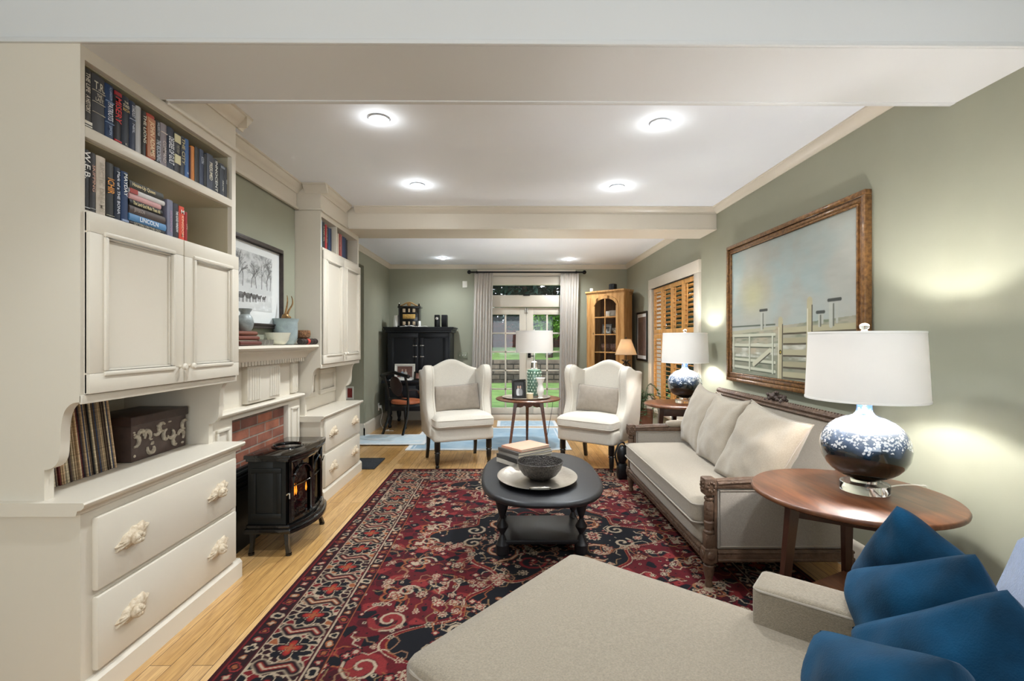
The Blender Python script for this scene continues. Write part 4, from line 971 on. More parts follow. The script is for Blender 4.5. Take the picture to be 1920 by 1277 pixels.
def softbox(x0, y0, z0, x1, y1, z1, r, crown=0, n=14, seed=0, wr=0.0, sag=0):
    """upholstered cushion: rounded box with a crowned top"""
    cx, cy, cz = (x0 + x1) / 2, (y0 + y1) / 2, (z0 + z1) / 2; hx, hy, hz = (x1 - x0) / 2, (y1 - y0) / 2, (z1 - z0) / 2
    bm = bmesh.new(); bmesh.ops.create_cube(bm, size=2); bmesh.ops.subdivide_edges(bm, edges=bm.edges[:], cuts=n, use_grid_fill=True)
    for v in bm.verts:
        p = v.co.copy(); q = Vector((p.x * hx, p.y * hy, p.z * hz)); core = Vector((max(-(hx - r), min(hx - r, q.x)), max(-(hy - r), min(hy - r, q.y)), max(-(hz - min(r, hz)), min(hz - min(r, hz), q.z))))
        d_ = q - core
        if d_.length > 1e-9: q = core + d_.normalized() * min(r, max(abs(d_.x), abs(d_.y), abs(d_.z)))
        k = max(0, (1 - p.x ** 2) * (1 - p.y ** 2)); q.z += math.copysign(crown * k ** .5, p.z) * (1 if p.z > 0 else 0) - sag * k
        if wr: q += Vector((q.x / hx * .4, q.y / hy * .4, 1 if p.z > 0 else 0)) * wr * noise.noise(Vector((q.x * 5 + seed, q.y * 5, q.z * 5)))
        v.co = q + Vector((cx, cy, cz))
    return MB().frombm(bm)

# ------------------------------------------------------------------ sofa along the right wall
so = thing('carved_sofa', 'oatmeal linen settee with carved brown wood frame, along the right wall', 'sofa', (1.42, 3.25, RZ))
SY0, SY1, SX0, SX1 = 2.435, 4.075, 1.0, 1.80
q = MB()
for k in range(0, 1): pass
q.box(SX0 + .006, SY0 + .07, .145, SX0 + .045, SY1 - .07, .207, .006); obj('front_rail', q.tube([(SX0 + .008, SY0 + .07, .198), (SX0 + .008, SY1 - .07, .198)], .008, 8), 'carved', so, w=True)
bd = MB()
for k in range(72): bd.ball((SX0 + .004, SY0 + .09 + k * .0205, .172), (.006, .008, .012), 8)
obj('carved_beading', bd, 'carved', so, w=True)
for (ya, nm) in ((SY0 + .006, 'side_rail'), (SY1 - .045, 'side_rail')):
    q = MB(); q.box(SX0 + .07, ya, .145, SX1 - .03, ya + .038, .207, .006); q.tube([(SX0 + .07, ya + .002, .196), (SX1 - .03, ya + .002, .196)], .007, 8); q.tube([(SX0 + .07, ya + .002, .158), (SX1 - .03, ya + .002, .158)], .007, 8); obj(nm, q, 'carved', so, w=True)
obj('back_rail', MB().box(SX1 - .06, SY0 + .04, .145, SX1 - .02, SY1 - .04, .22, .004), 'carved', so, w=True)
flute = lambda a, z: .07 * abs(math.cos(5 * a + z * 26))
def post(x, y):
    q = MB(); L = (x, y, RZ)
    q.lathe([(.017, 0), (.020, .012), (.015, .03), (.019, .05), (.026, .09), (.028, .11), (.020, .118), (.030, .124), (.030, .132)], L, 20, wob=lambda a, z: .09 * abs(math.cos(5 * a + z * 20)) if .03 < z < .11 else 0)
    q.box(x - .032, y - .032, RZ + .13, x + .032, y + .032, .215, .005); q.ball((x - .034, y, .18), (.006, .022, .022), 12); q.ball((x, y - .034, .18), (.022, .006, .022), 12)
    q.box(x - .024, y - .024, .213, x + .024, y + .024, .285, .004)
    q.lathe([(.022, .285), (.027, .290), (.027, .298), (.019, .305), (.024, .325), (.025, .345), (.019, .352), (.023, .36), (.025, .40), (.023, .44), (.017, .455), (.024, .462), (.024, .470), (.015, .478), (.022, .49)], (x, y, 0), 24, wob=lambda a, z: .10 * math.sin(4 * a + z * 110) if .352 < z < .45 else 0)
    q.box(x - .034, y - .034, .488, x + .030, y + .034, .575, .010)
    for s in range(8):
        a = s * PI / 4; q.ball((x - .036, y + .018 * math.cos(a), .532 + .022 * math.sin(a)), (.004, .007, .008), 8); q.ball((x + .018 * math.cos(a), y - .036, .532 + .022 * math.sin(a)), (.007, .004, .008), 8)
    obj('arm_post', q, 'carved', so, w=True)
post(SX0 + .035, SY0 + .035); post(SX0 + .035, SY1 - .035)
for x in (SX1 - .035,):
    for y in (SY0 + .035, SY1 - .035): obj('rear_leg', MB().tube([(x, y, RZ), (x - .005, y, .16)], [.020, .030], 4), 'carved', so, w=True)
for y, sg in ((SY0 + .035, 1), (SY1 - .035, -1)):
    q = MB()
    for k in range(5): q.tube(bez([(SX0 + .07, y - .024 + .012 * k, .548 + .012 * math.cos((k - 2) * .8)), (SX0 + .22, y - .024 + .012 * k, .556 + .012 * math.cos((k - 2) * .8)), (SX0 + .34, y - .024 + .012 * k, .560 + .010 * math.cos((k - 2) * .8))], 4), .0085, 8)
    q.box(SX0 + .06, y - .026, .520, SX1 - .10, y + .026, .552, .006)
    q.tube(bez([(SX1 - .13, y, .55), (SX1 - .09, y, .60), (SX1 - .065, y, .72), (SX1 - .03, y, .84)], 5), .018, 8)
    obj('arm_rail', q, 'carved', so, w=True)
    obj('arm_pad', softbox(SX0 + .33, y - .030, .552, SX1 - .13, y + .030, .602, .020, .006, 8), 'linen', so, w=True, angle=80)
    q = MB(); q.box(SX0 + .075, y - .016, .209, SX1 - .06, y + .016, .520, .006); sp_ = obj('side_panel', q, 'linen_side', so, w=True)
    for yo in (-.017, .017):
        if yo * sg < 0 or True: obj('panel_piping', MB().tube([(SX0 + .085, y + yo, .222), (SX1 - .07, y + yo, .222), (SX1 - .07, y + yo, .508), (SX0 + .085, y + yo, .508)], .0042, 6, closed=True), 'piping', sp_, w=True)
    obj('arm_upright', MB().box(SX0 + .058, y - .012, .21, SX0 + .074, y + .012, .52, .002), 'carved', so, w=True)
obj('seat_base', softbox(SX0 + .006, SY0 + .075, .20, SX1 - .05, SY1 - .075, .318, .03, 0, 10), 'linen', so, w=True, angle=80)
cs = obj('seat_cushion', softbox(SX0 - .028, SY0 + .075, .310, SX1 - .16, SY1 - .075, .430, .035, .028, 26, 3, .006), 'linen', so, w=True, angle=80)
def rrect(x0, y0, x1, y1, z, r, n=5):
    out = []
    for (cx, cy, a0) in ((x1 - r, y1 - r, 0), (x0 + r, y1 - r, PI / 2), (x0 + r, y0 + r, PI), (x1 - r, y0 + r, 1.5 * PI)):
        for k in range(n + 1): a = a0 + PI / 2 * k / n; out.append((cx + r * math.cos(a), cy + r * math.sin(a), z))
    return out
for z in (.418, .325): obj('cushion_piping', MB().tube(rrect(SX0 - .029, SY0 + .074, SX1 - .159, SY1 - .074, z, .035), .005, 6, closed=True), 'piping', cs, w=True)
q = MB(); XB = SX1 - .055
def lean(z): return XB + (z - .45) * .10
q.loft([[(lean(z) - .022, SY0 + .05, z), (lean(z) + .022, SY0 + .05, z), (lean(z) + .022, SY1 - .05, z), (lean(z) - .022, SY1 - .05, z)] for z in (.30, .5, .7, .845)]); obj('back_panel', q, 'linen', so, w=True)
q = MB(); zt = .862; q.tube([(lean(zt), SY0 + .02, zt), (lean(zt), SY1 - .02, zt)], .022, 8)
for k in range(62):
    y = SY0 + .04 + k * .0255; q.tube([(lean(zt) - .004, y, zt + .017), (lean(zt) - .004, y + .016, zt + .017)], .008, 6)
q.tube([(lean(.84) - .022, SY0 + .03, .838), (lean(.84) - .022, SY1 - .03, .838)], .009, 8)
obj('top_rail', q, 'carved', so, w=True)
q = MB(); yc = 3.20
for k in range(26):
    a = PI * k / 25; rr_ = random.Random(k).uniform(.03, .085); q.ball((lean(.9) - .012 + .012 * (k % 3), yc + rr_ * 1.25 * math.cos(a), .875 + rr_ * .75 * math.sin(a)), (.014, .020, .013), 8)
q.ball((lean(.9) - .01, yc, .905), (.03, .03, .026), 12); obj('carved_crest', q, mat('dark_carved_crest', '4a3b33', .5, var=(60, .5), bump=(90, .8)), so, w=True)
PG = 'pillows on the carved sofa'
pillow('throw_pillow', 'oatmeal linen pillow at the far end of the carved sofa', (1.49, 3.72, .675), (-.10, -1, -.06), (.30, 0, 1), .53, .50, .17, 'linen', 'piping', 1, PG, .016, .12)
pillow('throw_pillow', 'middle oatmeal linen pillow on the carved sofa', (1.44, 3.24, .665), (-.06, -1, .02), (.34, .10, 1), .55, .50, .17, 'linen', 'piping', 2, PG, .018, .12)
pillow('throw_pillow', 'slumped oatmeal linen pillow at the near end of the carved sofa', (1.43, 2.74, .645), (.04, -1, -.10), (.48, 0, 1), .58, .52, .19, 'linen', 'piping', 3, PG, .022, .11)

# ------------------------------------------------------------------ painting
def fence_painting():
    H, W = 330, 460; AR = W / H; a = canvas(H, W, 'adada3'); Y, X = np.mgrid[0:1:H * 1j, 0:AR:W * 1j]
    n1 = fbm(H, W, 3, 4, 21); n2 = fbm(H, W, 5, 4, 22); n3 = fbm(H, W, 40, 3, 23, aspect=.35)
    a = blend(a, (n1 - .45) * 3, 'a0aeaa'); a = blend(a, (n2 - .52) * 3, 'a8a294'); a = blend(a, np.exp(-((X - .33) ** 2 / .03 + (Y - .62) ** 2 / .02)) * .5, 'c9c183'); a = blend(a, (Y - .8) * 2 * n1, '9fb2b0')
    g = Y < .335 + .075 * X / AR; a = blend(a, g * .9, 'a59f8a'); a = blend(a, g * (n3 - .45) * 3, '77806a'); a = blend(a, g * (n2 - .5) * 3, 'c2ac8e')
    a = blend(a, (g & (Y < .17)) * .5, '6f7664'); a = blend(a, (g & (Y < .25) & (Y > .14)) * (n3 - .4) * 3, 'cbc9bb')
    L = lambda x0, y0, x1, y1, w_, c, k=1.: blend(a, seg_mask(X, Y, x0, y0, x1, y1, w_) * k, c)
    a = L(0, .385, .62, .385, .006, '5d6458'); a = L(0, .335, .62, .36, .012, 'b0ac93')
    for (y0, y1) in ((.31, .315), (.235, .235), (.12, .115), (.06, .05)): a = L(.02, y0, .62, y1, .010, 'c5c4ae'); a = L(.02, y0 - .016, .62, y1 - .016, .004, '5b5f4f')
    for x in (.03, .28, .59): a = L(x, .04, x, .315, .009, 'c7c8b4'); a = L(x + .013, .04, x + .013, .3, .003, '6a6c59')
    a = L(.34, .09, .56, .20, .018, 'c6c2a9'); a = L(.36, .075, .56, .18, .005, '4f4c40')
    for k, y_ in enumerate((.34, .27, .19, .11, .04)): a = L(.72, y_, AR, y_ + .012, .018, ('b0a88a', 'a49c80')[k % 2]); a = L(.72, y_ - .024, AR, y_ - .012, .006, '544c3c')
    for x, t in ((.675, .41), (.98, .52)): a = L(x, .0, x + .012, t, .026, 'b5ab8a'); a = L(x + .03, .0, x + .035, t - .03, .005, '4c4437'); a = L(x - .012, .0, x - .008, t - .05, .004, 'd9d3bb')
    a = blend(a, (np.hypot((X - .685) , (Y - .19) * 1) < .016), '3d3a22'); a = blend(a, (np.hypot((X - .685), (Y - .19)) < .008), 'b99f45')
    for x, s in ((.45, 1), (1.18, 1.1), (1.08, .6)):
        a = L(x, .36, x, .36 + .13 * s, .014 * s, 'b6b7aa'); a = L(x + .045 * s, .38, x + .045 * s, .36 + .13 * s, .010, 'b0b0a4'); a = L(x - .02, .365 + .13 * s, x + .07 * s, .365 + .13 * s, .010, '474a45'); a = L(x + .02 * s, .36, x + .02 * s, .35 + .12 * s, .006, '6a6a60')
    return np.clip(a * (.84 + .10 * n3[..., None]), 0, 1)
pt = thing('painting', 'large gold-brown framed painting of a farm gate under a pale sky, right wall', 'painting', (1.90, 3.31, .94))
MT['gilt'] = mat('antique_gilt_wood', '946a3c', .34, .3, var=(50, .35, (1, 1, 1)), col2='5a3b20', bump=(60, .2), coat=.3)
q = MB(); y0, y1, z0, z1 = 2.51, 4.12, .94, 2.08
frame_rect(q, y0, z0, y1, z1, XR - .045, XR - .004, .030, 'x', .006); frame_rect(q, y0 + .028, z0 + .028, y1 - .028, z1 - .028, XR - .032, XR - .004, .034, 'x', .008); frame_rect(q, y0 + .060, z0 + .060, y1 - .060, z1 - .060, XR - .040, XR - .004, .014, 'x', .005)
obj('frame', q, 'gilt', pt, w=True)
obj('canvas_edge', MB().box(XR - .024, y0 + .066, z0 + .066, XR - .006, y1 - .066, z1 - .066), mat('canvas_board', '8d8577', .9), pt, w=True)
painted_grid('canvas', fence_painting(), (y1 - y0 - .136, z1 - z0 - .136), basis((XR - .0255, (y0 + y1) / 2, (z0 + z1) / 2), (0, -1, 0), (0, 0, 1), (-1, 0, 0)), MT['paint'], pt)

# ------------------------------------------------------------------ ball lamps
def glaze():
    m = bpy.data.materials.new('blue_black_drip_glaze'); n, l, p = nodes_of(m)
    tc = n.new('ShaderNodeTexCoord'); sx = n.new('ShaderNodeSeparateXYZ'); l.new(tc.outputs['Object'], sx.inputs[0])
    nt = n.new('ShaderNodeTexNoise'); nt.inputs['Scale'].default_value = 16; nt.inputs['Detail'].default_value = 8; l.new(tc.outputs['Object'], nt.inputs['Vector'])
    ma = n.new('ShaderNodeMath'); ma.operation = 'MULTIPLY_ADD'; l.new(nt.outputs['Fac'], ma.inputs[0]); ma.inputs[1].default_value = .10; l.new(sx.outputs['Z'], ma.inputs[2])
    r = n.new('ShaderNodeValToRGB'); l.new(ma.outputs[0], r.inputs[0]); e = r.color_ramp.elements
    e[0].position = .19; e[0].color = (*lin('10160d'), 1); e[1].position = .225; e[1].color = (*lin('18242c'), 1)
    for p_, c in ((.25, '3a4c63'), (.28, '64748e'), (.315, '7f8793'), (.345, '707b8c'), (.38, '4f6ea6')):
        x = r.color_ramp.elements.new(p_); x.color = (*lin(c), 1)
    v = n.new('ShaderNodeTexVoronoi'); v.inputs['Scale'].default_value = 95; l.new(tc.outputs['Object'], v.inputs['Vector'])
    lt = n.new('ShaderNodeMath'); lt.operation = 'LESS_THAN'; lt.inputs[1].default_value = .50; l.new(v.outputs['Distance'], lt.inputs[0])
    g1 = n.new('ShaderNodeMath'); g1.operation = 'GREATER_THAN'; g1.inputs[1].default_value = .24; l.new(ma.outputs[0], g1.inputs[0])
    n2 = n.new('ShaderNodeTexNoise'); n2.inputs['Scale'].default_value = 22; l.new(tc.outputs['Object'], n2.inputs['Vector'])
    g2 = n.new('ShaderNodeMath'); g2.operation = 'GREATER_THAN'; g2.inputs[1].default_value = .46; l.new(n2.outputs['Fac'], g2.inputs[0])
    m1 = n.new('ShaderNodeMath'); m1.operation = 'MULTIPLY'; l.new(lt.outputs[0], m1.inputs[0]); l.new(g1.outputs[0], m1.inputs[1])
    m2 = n.new('ShaderNodeMath'); m2.operation = 'MULTIPLY'; l.new(m1.outputs[0], m2.inputs[0]); l.new(g2.outputs[0], m2.inputs[1])
    mx = n.new('ShaderNodeMixRGB'); l.new(m2.outputs[0], mx.inputs[0]); l.new(r.outputs[0], mx.inputs[1]); mx.inputs[2].default_value = (*lin('dfe3e6'), 1)
    l.new(mx.outputs[0], p.inputs['Base Color']); p.inputs['Roughness'].default_value = .12; p.inputs['Coat Weight'].default_value = 1; p.inputs['Coat Roughness'].default_value = .04
    return m
MT['glaze'] = glaze()
def drum(th, r0, r1, z0, z1, m='shade', e=14, spider=True, color=(.98, .97, .96)):
    q = MB(); n = 48; W_ = .0015
    q.shell([(r0, z0), (r1, z1)], n=n); q.shell([(r0 - W_, z0), (r1 - W_, z1)], n=n)
    s = obj('lamp_shade', q, m, th, fix=False)
    for (r, z) in ((r0, z0), (r1, z1)):
        rg = MB(); rg.shell([(r + .0012, z - .004), (r + .0012, z + .004), (r - .003, z + .004), (r - .003, z - .004), (r + .0012, z - .004)], n=n); obj('shade_rim', rg, MT['rim'], s)
    if spider:
        rg = MB()
        for k in range(3): a = k * 2.094; rg.tube([(0, 0, z1 - .012), (r1 * math.cos(a), r1 * math.sin(a), z1 - .004)], .0018, 5)
        obj('shade_spider', rg, MT['rim'], s)
    light('lamp_bulb', 'POINT', (0, 0, (z0 + z1) / 2 - .01), e, color, th, shadow_soft_size=.035)
    return s
MT['rim'] = mat('white_shade_trim', 'efece6', .8)
def ball_lamp(label, x, y, z, k=1.0, e=14):
    th = thing('table_lamp', label, 'lamp', (x, y, z), group=None)
    S = lambda pr: [(r * k, zz * k) for r, zz in pr]
    b = MB().lathe(S([(.088, 0), (.090, .003), (.090, .034), (.088, .037), (0, .037)]), n=40); b.lathe(S([(.050, .0375), (.050, .050), (0, .050)]), n=32); obj('acrylic_base', b, 'acrylic', th, label='clear acrylic disc base')
    R, H0 = .163, .188
    prof = [(.048, .050)] + [(R * math.sin(a) ** .85, H0 - .136 * math.cos(a) * (1 if a < PI / 2 else .98)) for a in [PI * t for t in (.12, .18, .25, .32, .40, .5, .58, .66, .73, .79, .84, .88, .905)]] + [(.040, .324), (.031, .338), (.028, .355), (.029, .385), (.032, .40), (.0, .402)]
    obj('lamp_body', MB().lathe(S(prof), n=48), 'glaze', th, label='round glazed body fading from black to pale blue')
    obj('stem', MB().cyl((0, 0, .40 * k), (0, 0, .665 * k), .005).lathe(S([(.016, .40), (.016, .415), (.010, .42), (.010, .46), (0, .46)]), n=16), 'chrome', th)
    drum(th, .218 * k, .205 * k, .392 * k, .672 * k, e=e)
    obj('finial', MB().lathe(S([(.012, .672), (.014, .678), (.010, .684), (0, .685)]), n=16).ball((0, 0, .698 * k), (.019 * k, .019 * k, .015 * k), 16), 'acrylic', th, label='clear acrylic ball finial')
    return th

# near table and lamp
def cricket_table(label, cx, cy, r, h, z0, angs, thick=.024, legm='walnut_dark', scallop=False, legr=.58, splay=.06, name='round_table'):
    th = thing(name, label, 'table', (cx, cy, z0))
    t = MB().lathe([(r - .012, h - thick), (r - .002, h - thick + .006), (r, h - thick + .013), (r - .003, h - .004), (r - .008, h), (0, h)], n=64); obj('tabletop', t, 'walnut', th)
    P = [(legr * r * math.cos(math.radians(a)), legr * r * math.sin(math.radians(a))) for a in angs]
    for (x, y) in P:
        k = 1 + splay / (legr * r); obj('leg', MB().tube([(x, y, h - thick - .001), (x * (1 + (k - 1) * .25), y * (1 + (k - 1) * .25), h * .72), (x * k, y * k, .0)], [.030, .026, .018], 4), legm, th)
    ap = MB(); n_ = len(P)
    for i in range(n_):
        A = Vector((*P[i], 0)); B = Vector((*P[(i + 1) % n_], 0)); d = (B - A).normalized(); nn = Vector((d.y, -d.x, 0)) * .009; L = (B - A).length
        zt = h - thick - .001; m_ = 12
        up_ = [zt] * (m_ + 1); lo = [zt - (.085 if not scallop else .055 + .022 * abs(math.sin(3 * PI * j / m_)) + (.03 if j in (0, m_) else 0)) for j in range(m_ + 1)]
        rings = [[A + d * L * j / m_ + nn + Vector((0, 0, up_[j])), A + d * L * j / m_ - nn + Vector((0, 0, up_[j])), A + d * L * j / m_ - nn + Vector((0, 0, lo[j])), A + d * L * j / m_ + nn + Vector((0, 0, lo[j]))] for j in range(m_ + 1)]
        ap.loft(rings)
    obj('apron', ap, legm, th)
    return th, P
nt_, P = cricket_table('large round walnut table holding the near ball lamp, beside the carved sofa', 1.445, 2.02, .375, .628, RZ, (177, 57, -63), legr=.62)
sh_ = MB(); k = 1.22; sh_.prism([(x * k, y * k) for x, y in P], .165, .185, 'z'); obj('lower_shelf', sh_, 'walnut', nt_)
ball_lamp('table lamp with blue-black ball base and white drum shade, on the near round table', 1.515, 2.03, .6415, 1.0, 9)
ft_, P = cricket_table('small round walnut table holding the far ball lamp, before the shuttered window', 1.57, 4.44, .30, .70, .0005, (200, 320, 80), legr=.6)
ball_lamp('ball lamp with white drum shade on the far round table, before the shuttered window', 1.645, 4.46, .7015, .96, 6.5)
obj('lamp_cord', MB().tube(bez([(1.60, 2.05, .646), (1.72, 2.09, .646), (1.79, 2.08, .648), (1.835, 2.08, .62), (1.86, 2.09, .40), (1.90, 2.10, .28)], 5), .0028, 6), 'socket', label='thin pale cord running from the near ball lamp over the table edge', cat='cord')

# ------------------------------------------------------------------ coffee table
ct = thing('coffee_table', 'black oval-ended coffee table with turned legs and a low shelf, on the rug', 'coffee table', (.20, 3.03, RZ))
def sup(a, b, n=72, p=2.7): return [(a * math.copysign(abs(math.cos(t)) ** (2 / p), math.cos(t)), b * math.copysign(abs(math.sin(t)) ** (2 / p), math.sin(t))) for t in [2 * PI * k / n for k in range(n)]]
rg = []
for (s, z) in ((-.022, .400), (-.006, .404), (0, .414), (0, .422), (-.006, .432), (-.020, .436)): rg.append([(x, y, z) for x, y in sup(.365 + s, .575 + s)])
obj('tabletop', MB().loft(rg), 'black_wood', ct, angle=60)
for (x, y) in ((-.235, -.17), (.235, -.17), (-.235, .20), (.235, .20)):
    obj('leg', MB().lathe([(.036, 0), (.040, .004), (.040, .056), (.036, .060), (.013, .112), (.012, .118), (.035, .158), (.035, .166), (.012, .206), (.013, .212), (.032, .27), (.040, .30), (.040, .40)], (x, y, 0), 28), 'black_wood', ct)
obj('shelf', MB().box(-.255, -.19, .058, .255, .22, .084, .005), 'black_wood', ct)
obj('apron', MB().box(-.24, -.16, .34, -.215, .19, .401).box(.215, -.16, .34, .24, .19, .401), 'black_wood', ct)
tz = RZ + .4365
tr = thing('serving_tray', 'oval silver tray with small handles on the coffee table', 'tray', (.172, 2.865, tz))
rings = [[(x * 1.0, y, z) for x, y in sup(a, b, 56, 2)] for (a, b, z) in ((.155, .195, .0), (.165, .205, .001), (.20, .245, .016), (.235, .285, .026), (.238, .288, .029), (.234, .284, .0285), (.20, .243, .019), (.163, .203, .005), (.02, .02, .0045))]
obj('tray_dish', MB().loft(rings), 'silver', tr, angle=60)
for s in (-1, 1): obj('tray_handle', MB().tube(bez([(-.055 , s * .268, .028), (-.05, s * .285, .038), (0, s * .288, .040), (.05, s * .285, .038), (.055, s * .268, .028)], 5), .005, 8), 'silver', tr)
MT['bowlm'] = mat('pierced_dark_metal', '4a433d', .42, .4, var=(90, .7), bump=(110, 1.0), col2='14110f')
obj('pierced_bowl', MB().lathe([(.045, 0), (.060, .003), (.10, .028), (.126, .062), (.136, .10), (.139, .106), (.134, .108), (.128, .10), (.118, .062), (.09, .03), (.05, .012), (0, .010)], (.190, 2.87, tz + .0052), 48), 'bowlm', label='round dark hammered metal bowl with speckled pattern, on the silver tray', cat='bowl')
z = tz + .0004
for i, (w_, h_, t_, c_, an, ox, lab) in enumerate(((.31, .24, .028, 'cfc6b8', 38, .0, 'pale book with grey cover at the bottom of the coffee table stack'), (.30, .235, .026, '3b3836', 36, -.006, 'dark-covered book second from the bottom of the coffee table stack'), (.295, .23, .022, '8f8a84', 35, .004, 'grey book in the middle of the coffee table stack'), (.29, .225, .020, '55504c', 37, -.002, 'dark grey book under the coral one on the coffee table'), (.262, .205, .016, 'd09a80', 40, .004, 'coral pink book on top of the coffee table stack'))):
    th = thing('book', lab, 'book', (.115 + ox, 3.30, z), math.radians(an), group='books stacked on the coffee table')
    q = MB().box(-w_ / 2, -h_ / 2, 0, w_ / 2, h_ / 2, .003, .001).box(-w_ / 2, -h_ / 2, t_ - .003, w_ / 2, h_ / 2, t_, .001).box(-w_ / 2, -h_ / 2, 0, -w_ / 2 + .004, h_ / 2, t_, .001)
    obj('cover', q, bmat(c_), th); obj('pages', MB().box(-w_ / 2 + .004, -h_ / 2 + .004, .003, w_ / 2 - .004, h_ / 2 - .004, t_ - .003), 'paper', th); z += t_ + .0004

# ------------------------------------------------------------------ wing chairs
def wing_chair(label, loc, rz, seed):
    c = thing('wing_chair', label, 'armchair', loc, rz, 'ivory wing chairs')
    obj('seat_rail', softbox(-.312, -.285, .262, .312, .285, .405, .03, 0, 8), 'ivory', c, angle=80)
    cs = obj('seat_cushion', softbox(-.305, -.325, .395, .305, .175, .515, .045, .032, 20, seed, .006), 'ivory', c, angle=80)
    for z in (.425, .485): obj('cushion_piping', MB().tube([(p[0], p[1], p[2]) for p in rrect(-.304, -.324, .304, .174, z, .05)], .004, 6, closed=True), MT['ivory_pip'], cs)
    # camel back
    def ztop(x): 
        u = min(1, abs(x) / .30); return 1.072 - .10 * (math.sin(u * PI / 2) ** 2 if u < .9 else 1) * 1.0 + (.0 if u < .9 else 0)
    q = MB(); nx = 24
    def yb(z): return .155 + (z - .40) * .14
    rings = []
    for i in range(nx + 1):
        x = -.285 + .57 * i / nx; zt = ztop(x); ring = []
        for (z, dy) in ((.30, 0), (.50, 0), (.70, 0), (.88, 0), (zt - .05, 0), (zt - .022, .006), (zt - .006, .020), (zt, .045)): ring.append((x, yb(z) + dy + .012 * (1 - (x / .285) ** 2) * (1 if dy == 0 else 0), z))
        for (z, dy) in ((zt - .004, .075), (zt - .03, .095), (.88, .105), (.6, .105), (.30, .105)): ring.append((x, yb(z) + dy, z))
        rings.append(ring)
    obj('backrest', q.loft(rings), 'ivory', c, angle=70)
    for s in (-1, 1):
        q = MB(); prof = [(.315, .285), (-.11, .285), (-.125, .40), (-.12, .50), (-.075, .585), (-.05, .68), (-.058, .78), (-.075, .88), (-.072, .95), (-.045, 1.0), (.0, 1.022), (.06, 1.012), (.13, .985), (.22, .965), (.335, .955), (.34, .9), (.33, .6)]
        P3 = bez([(p[0], p[1], 0) for p in prof] + [(prof[0][0], prof[0][1], 0)], 3)[:-1]
        def off(k): return [Vector((p.x, p.y)) for p in P3] if k == 0 else None
        cen = Vector((.12, .68)); rings = []
        for (xo, k) in ((.25, .93), (.268, .97), (.282, .995), (.300, 1.0), (.318, .995), (.334, .97), (.340, .93)):
            rings.append([(s * (xo + max(0, (p.y - .5)) * .03 - (.0 if p.y > .45 else .012)), cen.x + (p.x - cen.x) * (1 - (1 - k) * .8), cen.y + (p.y - cen.y) * (1 - (1 - k) * .45)) for p in P3])
        q.loft(rings); w_ = obj('wing', q, 'ivory', c, angle=70)
        obj('wing_piping', MB().tube([(s * (.268 + max(0, (p.y - .5)) * .03), cen.x + (p.x - cen.x) * .985, cen.y + (p.y - cen.y) * .99) for p in P3[3:40]], .0035, 6), MT['ivory_pip'], w_)
    for s in (-1, 1):
        obj('front_leg', MB().lathe([(.013, 0), (.018, .008), (.020, .022), (.014, .034), (.019, .045), (.023, .075), (.026, .135), (.024, .145), (.030, .152), (.030, .160), (.024, .168), (.030, .178), (.030, .262)], (s * .27, -.235, 0), 20), 'ebony', c)
        obj('rear_leg', MB().tube([(s * .265, .235, .265), (s * .268, .245, .12), (s * .272, .275, .0)], [.030, .024, .021], 4), 'ebony', c)
    return c
MT['ivory_pip'] = mat('ivory_piping', 'c9c0b2', .9)
wc1 = wing_chair('ivory wing chair with camel back on the left, in front of the dark desk', (-.537, 5.10, .0005), math.radians(20.8), 1)
wc2 = wing_chair('ivory wing chair with camel back on the right, in front of the pine corner cupboard', (.918, 4.96, .0005), math.radians(-36.9), 2)
def lumbar(lab, c, rz, seed):
    f = Vector((math.sin(rz), -math.cos(rz), 0)); r = Vector((math.cos(rz), math.sin(rz), 0)); p = Vector(c) + f * (-.035) + Vector((0, 0, .670))
    pillow('lumbar_pillow', lab, p, r + Vector((0, 0, (-.05 if seed == 5 else .05))), Vector((0, 0, 1)) - f * .22, .50, .27, .13, 'taupe', 'taupe', seed, 'lumbar pillows on the wing chairs', .006, .04, 'pillow')
lumbar('taupe lumbar pillow on the left wing chair', (-.537, 5.10, 0), math.radians(20.8), 4)
lumbar('taupe lumbar pillow on the right wing chair', (.918, 4.96, 0), math.radians(-36.9), 5)
q = MB(); q.ball((1.045, 4.40, .235), (.05, .06, .09), 14); q.box(1.00, 4.36, RZ, 1.09, 4.45, .16, .02); q.tube(bez([(1.0, 4.38, .14), (.975, 4.37, .24), (1.01, 4.38, .33), (1.06, 4.39, .34), (1.10, 4.40, .25)], 5), .008, 8)
obj('floor_speaker', q, 'black_plastic', label='small black device standing between the right wing chair and the carved sofa', cat='speaker')

# ------------------------------------------------------------------ sectional in the foreground
SA = math.radians(-40); SCp = (.262, 1.885, 0)
se = thing('sectional_sofa', 'speckled beige chaise sofa in the foreground, at the bottom right', 'sofa', (SCp[0], SCp[1], RZ), SA)
obj('chaise_seat', softbox(-.018, -.825, .10, 1.6, .015, .440, .035, .012, 22), 'tweed', se, angle=80)
obj('seat_piping', MB().tube(rrect(-.015, -.822, 1.59, .012, .408, .045), .0045, 6, closed=True), MT['tweed_pip'] if 'tweed_pip' in MT else 'piping', se)
ar = obj('low_arm', softbox(.66, -.095, .40, 1.5, .05, .555, .016, .0, 10), 'tweed', se, angle=80)
obj('arm_piping', MB().tube(rrect(.662, -.093, 1.49, .048, .545, .02), .0035, 6, closed=True), 'piping', ar)
obj('backrest', softbox(1.21, -.80, .30, 1.50, .05, .745, .07, .01, 12), 'tweed', se, angle=80)
for (x, y) in ((.09, -.72), (.09, -.09), (1.5, -.72), (1.5, -.09)): obj('foot', MB().lathe([(.018, 0), (.024, .06), (.024, .105)], (x, y, 0), 14), 'ebony', se)

